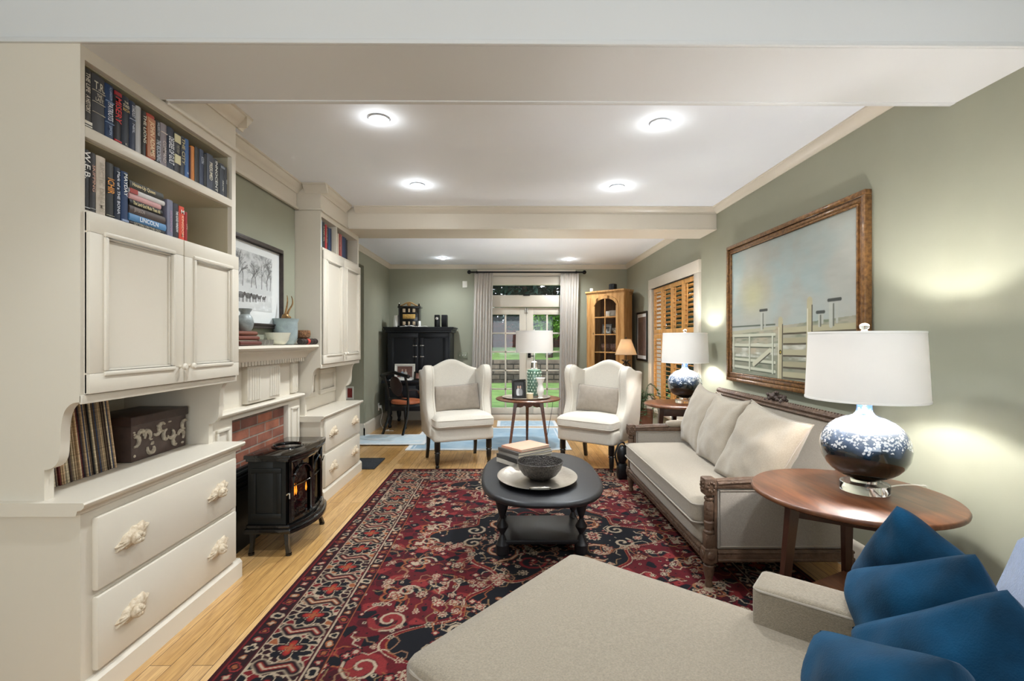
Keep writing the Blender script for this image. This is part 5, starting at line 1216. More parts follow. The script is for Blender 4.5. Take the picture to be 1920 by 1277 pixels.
BG = 'teal blue velvet pillows on the chaise sofa'
def bp(lab, A, L, h, d, seed, t=.19, grow=1.08):
    """A = raised near corner, L = far upper corner, the pillow hangs from the edge A-L along d"""
    A = Vector(A); L = Vector(L); r = (A - L); w_ = r.length * grow; r.normalize(); d = Vector(d); d = (d - d.dot(r) * r).normalized()
    c = (A + L) / 2 + d * h / 2
    pillow('velvet_pillow', lab, c, r, -d, w_, h, t, 'blue_velvet', 'blue_velvet', seed, BG, .026, .045, 'pillow', .42, .05)
bp('hindmost teal velvet pillow, its pointed corner rising in front of the walnut table', (1.012, 1.25, .855), (1.095, 1.53, .545), .33, (.27, -.74, -.62), 11, .17, 1.04)
bp('second teal velvet pillow from the back, its corner beside the pale blue throw', (1.021, 1.05, .818), (.966, 1.35, .64), .36, (-.15, 0, -1), 12)
bp('third teal velvet pillow from the back, with its peak at the right', (.911, .88, .828), (.827, 1.15, .60), .36, (-.10, 0, -1), 13)
bp('nearest teal velvet pillow, at the bottom edge of the view', (.655, .72, .808), (.632, .96, .705), .34, (-.05, 0, -1), 14, .24, 1.15)
# pale blue throw over the backrest
def thr(u, v):
    p = Vector((1.155 + .40 * u, -.62 + .70 * v, .0)); s_ = math.sin(u * PI); z = .755 + .045 * s_ + .02 * v - (0 if .12 < u < .9 else .0)
    z += .018 * noise.noise(Vector((u * 4, v * 6, 1))) + (-.20 * max(0, .16 - u) / .16)
    return (p.x, p.y, z)
q = MB(); q.grid(thr, 26, 26); q2 = MB().grid(lambda u, v: (thr(u, v)[0], thr(u, v)[1], thr(u, v)[2] - .02), 26, 26); q.raw(q2.v, q2.f)
T = Matrix.Translation((SCp[0], SCp[1], RZ)) @ Matrix.Rotation(SA, 4, 'Z'); q.v = [tuple(T @ Vector(v)) for v in q.v]
obj('throw_blanket', q, 'throw', label='pale blue wool throw draped at the right edge behind the velvet pillows', cat='blanket', angle=80)
# ------------------------------------------------------------------ secretary desk and its things
dk = thing('secretary_desk', 'dark navy-black secretary desk with two panelled doors, in the far left corner', 'desk', (-1.33, 7.35, 0))
q = MB(); q.box(-1.80, 7.17, .70, -.87, 7.71, 1.40, .003); q.box(-1.80, 7.02, .25, -.87, 7.71, .66, .003)
obj('case', q, 'navy_wood', dk, w=True)
obj('desktop', MB().box(-1.83, 6.93, .66, -.84, 7.71, .70, .006), 'navy_wood', dk, w=True)
CP = [(0, 0), (.012, 0), (.018, .02), (.04, .045), (.05, .055), (.055, .08), (0, .08)]
q = MB(); q.box(-1.86, 7.115, 1.46, -.81, 7.72, 1.482, .004); q.box(-1.845, 7.13, 1.435, -.825, 7.715, 1.462, .005); q.box(-1.825, 7.15, 1.40, -.845, 7.71, 1.437, .006)
obj('cornice', q, 'navy_wood', dk, w=True)
for (a, b_) in ((-1.775, -1.337), (-1.333, -.895)):
    q = MB(); q.box(a, 7.160, .72, b_, 7.170, 1.39); frame_rect(q, a, .72, b_, 1.39, 7.146, 7.162, .07, 'y', .003); frame_rect(q, a + .07, .79, b_ - .07, 1.32, 7.150, 7.164, .012, 'y', .004)
    dr = obj('door', q, 'navy_wood', dk, w=True)
    xk = b_ - .02 if a < -1.5 else a + .02; sg = -1 if a < -1.5 else 1
    for z in (1.205, 1.04): obj('door_hinge', MB().box(xk, 7.138, z - .006, xk + sg * .055, 7.146, z + .006, .002).ball((xk + sg * .055, 7.14, z), (.008, .006, .010), 8).ball((xk + sg * .015, 7.14, z), (.006, .006, .012), 8), 'chrome', dr, w=True)
for a in (-1.78, -1.32): obj('drawer', MB().box(a, 7.008, .38, a + .43, 7.02, .62, .003).ball((a + .215, 7.0, .50), (.012, .012, .012), 10), 'navy_wood', dk, w=True)
for (x, y) in ((-1.74, 7.06), (-.93, 7.06), (-1.74, 7.66), (-.93, 7.66)): obj('leg', MB().lathe([(.020, 0), (.028, .02), (.018, .045), (.032, .10), (.038, .15), (.022, .18), (.036, .20), (.036, .252)], (x, y, 0), 18), 'navy_wood', dk, w=True)
TZ = 1.4825
obj('white_vase', MB().lathe([(.045, 0), (.050, .005), (.052, .03), (.040, .12), (.036, .165), (.034, .178), (.029, .178), (.034, .12), (0, .02)], (-1.70, 7.30, TZ), 28), 'white_ceramic', label='white tapered cylinder vase on the left of the dark desk', cat='vase')
ck = thing('mantel_clock', 'black ornate shelf clock with gold panel, on top of the dark desk', 'clock', (-1.50, 7.34, TZ))
q = MB(); q.box(-.15, -.07, 0, .15, .10, .30, .003); q.box(-.17, -.085, 0, .17, .11, .022, .004); q.box(-.17, -.085, .29, .17, .11, .318, .004)
for s in (-1, 1): q.cyl((s * .145, -.08, .02), (s * .145, -.08, .29), .012, n=10); q.box(s * .15 - .012, -.075, .315, s * .15 + .012, -.05, .345)
obj('clock_case', q, 'ebony', ck)
q = MB(); q.tube(bez([(-.13, -.07, .32), (-.09, -.07, .335), (-.05, -.07, .36), (0, -.07, .372), (.05, -.07, .36), (.09, -.07, .335), (.13, -.07, .32)], 4), .010, 8); q.lathe([(.03, 0), (.03, .01), (0, .012)], n=16, M=Matrix.Translation((0, -.068, .343)) @ Matrix.Rotation(PI / 2, 4, 'X'))
obj('crest', q, mat('aged_gilt', 'a07a48', .45, .4, var=(40, .4)), ck)
obj('gold_panel', MB().box(-.095, -.077, .125, .095, -.069, .195, .003), mat('gold_dial', 'c9a35c', .45, .2, var=(60, .3)), ck)
for z in (.225, .03):
    for x in (-.075, 0, .075): obj('small_window', MB().box(x - (.020 if x else .012), -.078, z, x + (.020 if x else .012), -.069, z + .055, .002), mat('pale_dial_window', 'cdb79a', .5, var=(50, .3)), ck)
for s in (-1, 1): obj('finial', MB().ball((s * .15, -.062, .358), (.010, .010, .014), 10), 'chrome', ck)
obj('white_canister', MB().lathe([(.022, 0), (.023, .003), (.022, .085), (.020, .09), (0, .09)], (-1.335, 7.215, TZ), 18), 'white_ceramic', label='small white canister in front of the black shelf clock', cat='canister')
obj('white_cable', MB().tube(bez([(-1.62, 7.20, TZ + .004), (-1.55, 7.17, TZ + .010), (-1.48, 7.21, TZ + .016), (-1.42, 7.17, TZ + .006), (-1.46, 7.19, TZ + .022), (-1.38, 7.16, TZ + .005), (-1.30, 7.19, TZ + .008), (-1.24, 7.17, TZ + .012), (-1.20, 7.18, TZ + .004)], 5), .005, 6), 'socket', label='tangled white cable lying on top of the dark desk', cat='cable')
for x, w_, lab in ((-1.075, .075, 'left of two slim black speakers on the dark desk, showing its round driver'), (-.965, .085, 'right of two slim black speakers on the dark desk, with a plain grille')):
    t = thing('desk_speaker', lab, 'speaker', (x, 7.28, TZ)); obj('cabinet', MB().box(-w_ / 2, -.05, 0, w_ / 2, .06, .185, .008), 'black_plastic', t)
    if w_ < .08: obj('driver', MB().lathe([(.020, 0), (.022, .004), (.012, .006), (0, .002)], n=20, M=Matrix.Translation((0, -.050, .13)) @ Matrix.Rotation(PI / 2, 4, 'X')), 'chrome', t)
    else: obj('grille', MB().box(-w_ / 2 + .008, -.054, .01, w_ / 2 - .008, -.049, .175, .003), mat('black_speaker_cloth', '1b1b1d', .9), t)
def photo_frame(name, label, c, w_, h_, rz, tilt, fcol, matte, img, fw=.016):
    t = thing(name, label, 'picture frame', c); R = Matrix.Rotation(rz, 4, 'Z') @ Matrix.Rotation(-tilt, 4, 'X')
    q = MB(); frame_rect(q, -w_ / 2, 0, w_ / 2, h_, -.016, 0, fw, 'y', .003); q.box(-w_ / 2 + .004, -.004, .004, w_ / 2 - .004, .002, h_ - .004); q.v = [tuple(R @ Vector(v)) for v in q.v]; obj('frame', q, fcol, t)
    q = MB().box(-w_ / 2 + fw * .8, -.007, fw * .8, w_ / 2 - fw * .8, -.003, h_ - fw * .8); q.v = [tuple(R @ Vector(v)) for v in q.v]; obj('mat_board', q, matte, t)
    iw, ih = w_ - 2 * fw - w_ * .14, h_ - 2 * fw - h_ * .14
    o = painted_grid('photograph', img, (iw, ih), R @ basis((0, -.0078, h_ / 2), (1, 0, 0), (0, 0, 1), (0, -1, 0)), MT['paint'], None); o.parent = t
    return t
def snap(base, people, seed, H=60, W=80):
    a = canvas(H, W, base); Y, X = np.mgrid[0:1:H * 1j, 0:W / H:W * 1j]; a = a * (.7 + .6 * fbm(H, W, 5, 3, seed)[..., None]); r = random.Random(seed)
    for (cx, c) in people:
        a = blend(a, (((X - cx) / .16) ** 2 + ((Y - .25) / .3) ** 2 < 1) * 1., c); a = blend(a, (((X - cx) / .07) ** 2 + ((Y - .64) / .10) ** 2 < 1) * 1., 'b99a86')
    return np.clip(a, 0, 1)
MT['black_frame'] = mat('black_picture_frame', '15130f', .35, coat=.3)
MT['white_mat'] = mat('white_mount', 'dedbd5', .8)
photo_frame('photo_frame', 'white framed family photograph leaning on the dark desk front', (-1.53, 7.10, .7005), .30, .235, .05, .18, 'socket', 'white_mat', snap('6e5048', ((.45, '8fa0b0'), (.75, 'b9b4ae')), 1), .02)
photo_frame('photo_frame', 'small black framed photograph on the desk edge beside the left wing chair', (-1.28, 7.02, .7005), .20, .125, -.05, .22, 'black_frame', 'black_frame', snap('8d6558', ((.4, 'b98a80'), (.9, 'c9a59a')), 2), .014)
obj('papers', MB().box(-1.72, 6.95, .7005, -1.40, 7.05, .712, .001, Matrix.Rotation(.0, 4, 'Z')), 'white_mat', label='white papers lying on the dark desk surface behind the dark chair', cat='papers')

# dark chair with an orange seat
ch = thing('side_chair', 'dark wooden side chair with an orange leather seat at the dark desk', 'chair', (-1.42, 6.72, 0), math.radians(153))
obj('seat', MB().lathe([(.17, .405), (.205, .410), (.215, .425), (.205, .448), (.15, .462), (0, .468)], n=36), 'leather', ch)
obj('seat_ring', MB().lathe([(.19, .372), (.210, .375), (.212, .405), (.19, .408)], n=36), 'ebony', ch)
for s in (-1, 1):
    obj('front_leg', MB().tube(bez([(s * .15, -.14, .375), (s * .165, -.17, .2), (s * .18, -.20, 0)], 4), [.021 - .001 * k for k in range(9)], 8), 'ebony', ch)
    obj('rear_leg', MB().tube(bez([(s * .17, .30, 0), (s * .16, .20, .22), (s * .16, .17, .40), (s * .175, .20, .62), (s * .18, .26, .82)], 5), .017, 4), 'ebony', ch)
q = MB().tube(bez([(-.22, .25, .80), (-.10, .275, .83), (0, .28, .85), (.10, .275, .83), (.22, .25, .80)], 5), .024, 8); q.ball((-.225, .25, .80), .028, 10); q.ball((.225, .25, .80), .028, 10)
obj('crest_rail', q, 'ebony', ch)
obj('back_splat', MB().lathe([(.0, -.008), (.10, -.008), (.105, 0), (.10, .008), (0, .008)], n=28, sy=1.35, M=Matrix.Translation((0, .22, .66)) @ Matrix.Rotation(math.radians(75), 4, 'X')), mat('dark_red_brown_splat', '2c1512', .3, coat=.5), ch)
obj('back_rail', MB().tube(bez([(-.16, .185, .48), (0, .20, .49), (.16, .185, .48)], 5), .012, 8), 'ebony', ch)
obj('stretcher', MB().tube(bez([(-.17, .175, .62), (-.20, .03, .60), (-.17, -.08, .52), (-.16, -.12, .44)], 5), .013, 8).tube(bez([(.17, .175, .62), (.20, .03, .60), (.17, -.08, .52), (.16, -.12, .44)], 5), .013, 8), 'ebony', ch, label='curved dark arm supports')

# ------------------------------------------------------------------ curtains
rd = thing('curtain_rod', 'black curtain rod with round finials above the garden door', 'curtain rod', (.30, 7.64, 2.36))
obj('rod', MB().cyl((-.60, 7.62, 2.365), (1.19, 7.62, 2.365), .013), 'iron', rd, w=True)
for x in (-.62, 1.21): obj('finial', MB().ball((x, 7.62, 2.365), .032, 14), 'iron', rd, w=True)
for x in (-.50, 1.08): obj('bracket', MB().box(x - .012, 7.62, 2.35, x + .012, 7.745, 2.385, .003), 'iron', rd, w=True)
def curtain(label, a0, a1, b0, b1, n):
    def f(u, v):
        z = .025 + v * 2.345; t = v ** .7; xa = b0 + (a0 - b0) * t; xb = b1 + (a1 - b1) * t
        am = .026 * (1 - .35 * v); ph = u * n * 2 * PI + .5 * math.sin(3 * v + u * 2)
        return (xa + (xb - xa) * u + .002 * math.sin(ph * 2), 7.655 + am * math.sin(ph) + .006 * math.sin(ph * .5 + v * 5) - .015 * (1 - v), z)
    m_ = MB().grid(f, 150, 24); o = obj('curtain', m_, 'curtain', label=label, cat='curtain', angle=80, fix=False)
    md = o.modifiers.new('cloth_thickness', 'SOLIDIFY'); md.thickness = .003
    return o
curtain('pale grey linen curtain gathered at the left of the garden door', -.535, -.24, -.62, -.28, 7)
curtain('pale grey linen curtain gathered at the right of the garden door', .835, 1.13, .80, 1.06, 7)

# wall fittings
def plate(name, label, cat, c, w_, h_, ax, m='socket', holes=0):
    t = thing(name, label, cat, c)
    if ax == 'y': obj('plate', MB().box(-w_ / 2, -.012, -h_ / 2, w_ / 2, 0, h_ / 2, .003), m, t)
    else: obj('plate', MB().box(0, -w_ / 2, -h_ / 2, .010, w_ / 2, h_ / 2, .003), m, t)
    for k in range(holes):
        x = (k - (holes - 1) / 2) * w_ / max(holes, 1) * .9; obj('switch_toggle', MB().box(x - .006, -.022, -.012, x + .006, -.011, .012, .002), 'socket', t)
    return t
plate('thermostat', 'small white box high on the green back wall, left of the curtain', 'thermostat', (-.70, YB - .001, 2.185), .075, .105, 'y', holes=1)
plate('switch_plate', 'green-grey triple light switch plate on the back wall between the desk and curtain', 'light switch', (-.735, YB - .001, 1.04), .15, .10, 'y', mat('sage_switch_plate', '8f937e', .4), 3)
pl_ = plate('wall_outlet', 'white wall outlet with a plug low on the left wall beside the dark desk', 'outlet', (-1.919, 7.12, .30), .07, .11, 'x')
obj('plug', MB().box(.010, -.02, -.02, .045, .02, .02, .005), 'socket', pl_)
obj('power_cord', MB().tube(bez([(-1.875, 7.12, .29), (-1.86, 7.10, .20), (-1.87, 7.05, .08), (-1.80, 6.95, .006), (-1.70, 6.85, .006), (-1.74, 6.78, .006), (-1.62, 6.80, .006)], 6), .004, 6), 'socket', label='white power cord dropping from the wall outlet to the floor by the dark chair', cat='cord')
photo_frame('wall_picture', 'small white framed picture low on the hall wall, seen past the far cabinet', (-2.10, 6.385, .50), .10, .17, 0, 0, 'socket', 'white_mat', snap('8a3a36', (), 5, 40, 30), .012)

# ------------------------------------------------------------------ pine corner cupboard
A = Vector((1.228, 7.42)); Bv = Vector((1.68, 6.90)); ang = math.atan2(Bv.y - A.y, Bv.x - A.x); mid = (A + Bv) / 2
cc = thing('corner_cupboard', 'honey pine corner cupboard with arched glazed door, in the far right corner', 'cupboard', (mid.x, mid.y, 0), ang)
I = Matrix.Rotation(-ang, 4, 'Z') @ Matrix.Translation((-mid.x, -mid.y, 0))
loc2 = lambda x, y: tuple((I @ Vector((x, y, 0)))[:2])
plan = [loc2(1.228, 7.42), loc2(1.68, 6.90), loc2(1.835, 7.10), loc2(1.89, 7.45), loc2(1.89, 7.72), loc2(1.50, 7.72), loc2(1.26, 7.60)]
HW = .3445; HT = 2.02
q = MB()
def wallseg(p, r, t=.018, z0=0, z1=HT):
    p = Vector(p); r = Vector(r); d = (r - p).normalized(); n_ = Vector((d.y, -d.x)) * -t
    q.prism([tuple(p), tuple(r), tuple(r + n_), tuple(p + n_)], z0, z1, 'z')
for i in range(1, 7): wallseg(plan[i], plan[(i + 1) % 7])
inset = [(p[0] * .94, .012 + p[1] * .95) for p in plan]
for z in (.10, .82, 1.095, 1.36, 1.62, 1.99): q.prism(inset, z, z + .016, 'z')
obj('case', q, 'pine', cc)
obj('back_boards', MB().prism([(plan[5][0] + .02, plan[5][1] - .05), (plan[3][0] - .02, plan[3][1] - .05), (plan[3][0] - .02, plan[3][1] - .04), (plan[5][0] + .02, plan[5][1] - .04)], .85, 1.98, 'z'), mat('dark_pine_boards', '7a4e30', .6, var=(10, .3, (8, 8, 1))), cc)
gx0, gx1, gz0, gsp, gtop = -.185, .205, .86, 1.80, 1.905
q = MB(); q.box(-HW, -.02, 0, gx0 - .045, .006, HT); q.box(gx1 + .045, -.02, 0, HW, .006, HT); q.box(gx0 - .045, -.02, 0, gx1 + .045, .006, .80)
def archz(x, off=0): 
    u = (x - (gx0 + gx1) / 2) / ((gx1 - gx0) / 2 + off); return gsp + (gtop - gsp + off) * math.sqrt(max(0, 1 - u * u))
n_ = 16
for i in range(n_):
    xa = gx0 - .045 + (gx1 - gx0 + .09) * i / n_; xb = gx0 - .045 + (gx1 - gx0 + .09) * (i + 1) / n_
    q.prism([(xa, archz(xa, .045)), (xb, archz(xb, .045)), (xb, HT), (xa, HT)], -.02, .006, 'y')
for x in (-HW + .004, -HW + .060, gx1 + .055, HW - .012): q.box(x, -.026, .1, x + .010, -.018, 1.93, .003)
obj('front_frame', q, 'pine', cc)
q = MB(); q.box(gx0 - .043, -.030, .805, gx0, -.008, gsp, .003); q.box(gx1, -.030, .805, gx1 + .043, -.008, gsp, .003); q.box(gx0, -.030, .805, gx1, -.008, gz0, .003)
for i in range(n_):
    xa = gx0 - .043 + (gx1 - gx0 + .086) * i / n_; xb = gx0 - .043 + (gx1 - gx0 + .086) * (i + 1) / n_
    lo = lambda x: archz(x, 0) if gx0 <= x <= gx1 else gsp - .001
    q.prism([(xa, lo(xa)), (xb, lo(xb)), (xb, max(archz(xb, .043), lo(xb) + .001)), (xa, max(archz(xa, .043), lo(xa) + .001))], -.030, -.008, 'y')
xm = (gx0 + gx1) / 2 - .005; q.box(xm - .008, -.026, gz0, xm + .008, -.010, gtop - .002, .002)
for z in (1.095, 1.36, 1.62): q.box(gx0, -.026, z, gx1, -.010, z + .016, .002)
dr = obj('glazed_door', q, 'pine', cc)
obj('door_glass', MB().box(gx0 - .002, -.018, gz0 - .002, gx1 + .002, -.016, gtop), 'glass', dr)
obj('keyhole', MB().box(gx0 - .028, -.032, 1.37, gx0 - .018, -.029, 1.40, .001), 'iron', dr)
q = MB(); q.box(-HW + .02, -.032, .14, -HW + .02 + .29, -.018, .76, .004); q.box(.03, -.032, .14, HW - .02, -.018, .76, .004)
obj('lower_door', q, 'pine', cc)
q = MB()
for (o_, z0, z1) in ((.012, 1.955, 1.985), (.026, 1.985, 2.005), (.040, 2.005, 2.028)):
    pp = [(plan[0][0] - o_ * .4, plan[0][1] - o_), (plan[1][0] + o_ * .3, plan[1][1] - o_), (plan[2][0] + o_ * .9, plan[2][1] - o_ * .2), (plan[3][0], plan[3][1]), (plan[4][0], plan[4][1]), (plan[5][0], plan[5][1]), (plan[6][0] - o_ * .3, plan[6][1])]
    q.prism(pp, z0 + .001, z1, 'z')
obj('cornice', q, 'pine', cc)
TC = Matrix.Translation((mid.x, mid.y, 0)) @ Matrix.Rotation(ang, 4, 'Z')
def W(x, y, z): return tuple(TC @ Vector((x, y, z)))
for k in range(7): obj('plate', MB().lathe([(.05, 0), (.06, .002), (.105, .012), (.107, .015), (.06, .006), (0, .005)], W(.085, .14, 1.6365 + k * .0125), 30), 'white_ceramic', label=(['bottom white plate', 'second white plate from the bottom', 'third white plate from the bottom', 'middle white plate', 'third white plate from the top', 'second white plate from the top', 'topmost white plate'][k] + ' of the stack high in the pine cupboard'), cat='plate', group='white plates in the pine cupboard')
obj('white_cup', MB().lathe([(.025, 0), (.035, .01), (.042, .05), (.044, .085), (.040, .085), (.034, .012), (0, .010)], W(-.04, .10, 1.6365), 20), 'white_ceramic', label='white cup left of the plate stack in the pine cupboard', cat='cup')
photo_frame('photo_frame', 'grey framed photograph inside the pine cupboard, middle shelf', W(-.055, .10, 1.3765), .17, .15, ang, .12, mat('pewter_frame', '8b8f90', .3, .6), 'white_mat', snap('5b5f60', ((.6, 'c8c4bc'),), 8), .024)
obj('painted_bowl', MB().lathe([(.03, 0), (.05, .01), (.075, .05), (.082, .09), (.078, .09), (.06, .045), (.04, .014), (0, .012)], W(.12, .13, 1.3765), 28), mat('patterned_glaze', 'c9c0ac', .3, var=(34, .9), col2='3c3a3e'), label='dark and cream patterned bowl on the middle shelf of the pine cupboard', cat='bowl')
MT['basketm'] = mat('pink_brown_beaded_ware', '8a6a5e', .5, var=(60, .6), bump=(80, .6), col2='4a2e28')
for x, s_, lab in ((-.10, .075, 'brown patterned bowl at the left on the third shelf of the pine cupboard'), (.08, .08, 'brown patterned bowl at the right on the third shelf of the pine cupboard')):
    obj('patterned_bowl', MB().lathe([(s_ * .5, 0), (s_ * .9, .03), (s_, .08), (s_ * .95, .12), (s_ * .9, .12), (s_ * .5, .012), (0, .01)], W(x, .14, 1.1115), 24), 'basketm', label=lab, cat='bowl')
obj('serving_bowl', MB().lathe([(.04, 0), (.06, .02), (.10, .09), (.096, .09), (.05, .012), (0, .01)], W(-.06, .14, .8365), 24), 'basketm', label='large patterned bowl on the lowest glazed shelf of the pine cupboard', cat='bowl')
for k in range(4): obj('plate', MB().lathe([(.05, 0), (.06, .002), (.095, .010), (.097, .013), (.06, .006), (0, .005)], W(.11, .14, .8365 + k * .012), 26), 'white_ceramic', label=(['bottom white plate', 'second white plate from the bottom', 'third white plate from the bottom', 'topmost white plate'][k] + ' on the lowest glazed shelf of the pine cupboard'), cat='plate', group='white plates low in the pine cupboard')
obj('black_speaker', MB().lathe([(.058, 0), (.062, .004), (.062, .095), (.056, .102), (0, .102)], W(.03, .14, 2.0285), 28), 'black_plastic', label='black cylinder speaker on top of the pine cupboard', cat='speaker')
obj('white_sensor', MB().box(W(-.30, .04, 0)[0] - .022, W(-.30, .04, 0)[1] - .02, 2.0285, W(-.30, .04, 0)[0] + .022, W(-.30, .04, 0)[1] + .02, 2.085, .004), 'socket', label='small white box on the left corner of the pine cupboard top', cat='sensor')
photo_frame('wall_picture', 'tall black framed picture with white mat on the right wall by the cupboard', (XR - .0025, 6.85, .99), .52, .70, PI / 2 + PI, 0, 'black_frame', 'white_mat', np.clip(canvas(90, 60, '6d564a') * (.6 + .8 * fbm(90, 60, 12, 3, 4)[..., None]), 0, 1), .028)

# small lamp on its stand, and the plant
th = thing('pedestal_table', 'small dark pedestal table behind the right wing chair, holding the cone-shaded lamp', 'table', (1.56, 6.35, .0005))
obj('tabletop', MB().lathe([(.18, .80), (.19, .805), (.19, .818), (.18, .822), (0, .822)], n=32), 'walnut_dark', th); obj('column', MB().lathe([(.13, 0), (.12, .02), (.03, .06), (.025, .4), (.035, .6), (.02, .7), (.05, .80)], n=20), 'walnut_dark', th)
sl = thing('cone_shade_lamp', 'small lamp with a dark iron base and parchment cone shade, behind the right wing chair', 'lamp', (1.56, 6.35, .823))
q = MB(); q.lathe([(.05, 0), (.055, .008), (.03, .02), (.012, .03), (.012, .05)], n=20)
for k in range(6):
    a = k * PI / 3; c_, s_ = math.cos(a), math.sin(a); q.tube(bez([(.012 * c_, .012 * s_, .045), (.05 * c_, .05 * s_, .08), (.055 * c_, .055 * s_, .13), (.02 * c_, .02 * s_, .17), (.06 * c_, .06 * s_, .20)], 5), .005, 6)
q.cyl((0, 0, .04), (0, 0, .44), .006); obj('lamp_base', q, 'iron', sl)
MT['parch'] = shade_mat('mottled_parchment', 'cdb99c', .35)
q = MB().shell([(.142, .27), (.066, .475)], n=36); q.shell([(.140, .27), (.064, .475)], n=36); s_ = obj('lamp_shade', q, 'parch', sl, fix=False)
obj('shade_rim', MB().tube([(.142 * math.cos(2 * PI * k / 36), .142 * math.sin(2 * PI * k / 36), .27) for k in range(36)], .003, 6, closed=True), mat('brown_shade_trim', '9a7f60', .7), s_)
obj('finial', MB().ball((0, 0, .49), (.008, .008, .016), 8), 'iron', sl); light('lamp_bulb', 'POINT', (0, 0, .36), 1.5, (1, .86, .68), sl, shadow_soft_size=.03)
pp = thing('potted_plant', 'trailing green plant in a brown pot behind the right wing chair', 'plant', (1.60, 5.75, .0005))
obj('pot', MB().lathe([(.09, 0), (.11, .01), (.125, .20), (.135, .42), (.14, .45), (.128, .45), (.12, .40), (0, .39)], n=28), mat('brown_clay_pot', '6b4534', .6, var=(12, .2)), pp)
r7 = random.Random(12); stems = MB(); lv = MB()
for k in range(13):
    a = r7.uniform(0, 2 * PI); R_ = r7.uniform(.12, .26); hgt = r7.uniform(.15, .42)
    P_ = bez([(0, 0, .40), (R_ * .35 * math.cos(a), R_ * .35 * math.sin(a), .45 + hgt * .7), (R_ * .8 * math.cos(a), R_ * .8 * math.sin(a), .45 + hgt * .6), (R_ * math.cos(a), R_ * math.sin(a), .45 + hgt * .6 - r7.uniform(.1, .5))], 6)
    stems.tube(P_, .003, 5)
    for i, p in enumerate(P_[4:]):
        for s in (-1, 1):
            d = Vector((math.cos(a + s * 1.2), math.sin(a + s * 1.2), r7.uniform(-.5, .3))).normalized(); L_ = r7.uniform(.035, .06); w2 = d.cross(Vector((0, 0, 1))).normalized() * L_ * .28
            up = Vector((0, 0, .004)); lv.raw([p, p + d * L_ * .5 + w2, p + d * L_, p + d * L_ * .5 - w2, p + d * L_ * .5 + up], [(0, 1, 4), (1, 2, 4), (2, 3, 4), (3, 0, 4)])
obj('stems', stems, mat('plant_stem_green', '3a4a2a', .6), pp); obj('foliage', lv, mat('deep_green_leaf', '3d5c38', .5, var=(9, .3)), pp, fix=False)

# ------------------------------------------------------------------ round table between the wing chairs
wt, P = cricket_table('round brown table with scalloped apron between the two wing chairs', .235, 5.72, .385, .584, .0135, (222, 318, 90), .020, 'walnut', True, .52, .10)
tz2 = .0135 + .5845
tr2 = obj('flat_tray', MB().lathe([(.20, 0), (.27, .002), (.285, .014), (.287, .016), (.283, .015), (.265, .005), (0, .0045)], (.215, 5.72, tz2), 48), mat('pale_pewter_tray', 'a39a8c', .35, .6), label='round pale metal tray on the table between the wing chairs', cat='tray')
tz3 = tz2 + .0052
gl_ = thing('table_lamp', 'lamp with studded green ceramic base and white drum shade, between the wing chairs', 'lamp', (.315, 5.80, tz3))
obj('base_plate', MB().lathe([(.06, 0), (.062, .004), (.06, .012), (0, .012)], n=28), 'chrome', gl_)
q = MB().lathe([(.070, .012), (.082, .018), (.085, .03), (.085, .31), (.080, .325), (.04, .333), (0, .333)], n=36)
obj('lamp_body', q, mat('celadon_green_ceramic', '5a7a69', .25, coat=.6, var=(40, .15)), gl_)
q = MB()
for j in range(8):
    for k in range(14): a = 2 * PI * (k + .5 * (j % 2)) / 14; q.ball((.085 * math.cos(a), .085 * math.sin(a), .048 + j * .0345), (.009, .009, .011), 6)
obj('stud_pattern', q, mat('pale_green_studs', 'b4c6b8', .3, coat=.5), gl_, kind='stuff')
obj('neck', MB().lathe([(.045, .333), (.046, .34), (.040, .345), (.038, .41), (.042, .415), (.03, .42), (.008, .43), (.008, .74)], n=24), 'chrome', gl_)
drum(gl_, .226, .222, .535, .79, e=8)
obj('finial', MB().ball((0, 0, .80), (.010, .010, .014), 10), 'chrome', gl_)
photo_frame('photo_frame', 'black framed photograph of people, on the round table between the wing chairs', (.125, 5.53, tz3 + .008), .165, .22, .18, .15, 'black_frame', 'black_frame', snap('3c3c3c', ((.3, 'c9c9c9'), (.5, '8a8a8a')), 3, 80, 60), .018)
obj('candle_jar', MB().lathe([(.036, 0), (.038, .003), (.038, .065), (.034, .068), (0, .062)], (.25, 5.56, tz3), 24), mat('cream_wax_jar', 'd8c6a4', .4), label='small cream candle in front of the green lamp', cat='candle')
obj('white_vase', MB().lathe([(.028, 0), (.034, .008), (.022, .022), (.040, .07), (.044, .10), (.030, .15), (.026, .17), (.050, .225), (.055, .24), (.049, .238), (.022, .17), (0, .16)], (.375, 5.60, tz3), 32), 'white_ceramic', label='white hourglass vase beside the green lamp', cat='vase')
obj('lamp_cord', MB().tube(bez([(.40, 5.85, .60), (.50, 5.98, .59), (.56, 6.05, .50), (.50, 5.95, .20), (.47, 6.0, .014), (.50, 6.4, .014)], 6), .003, 5), 'black_plastic', label='thin dark cord hanging behind the round scalloped table', cat='cord')

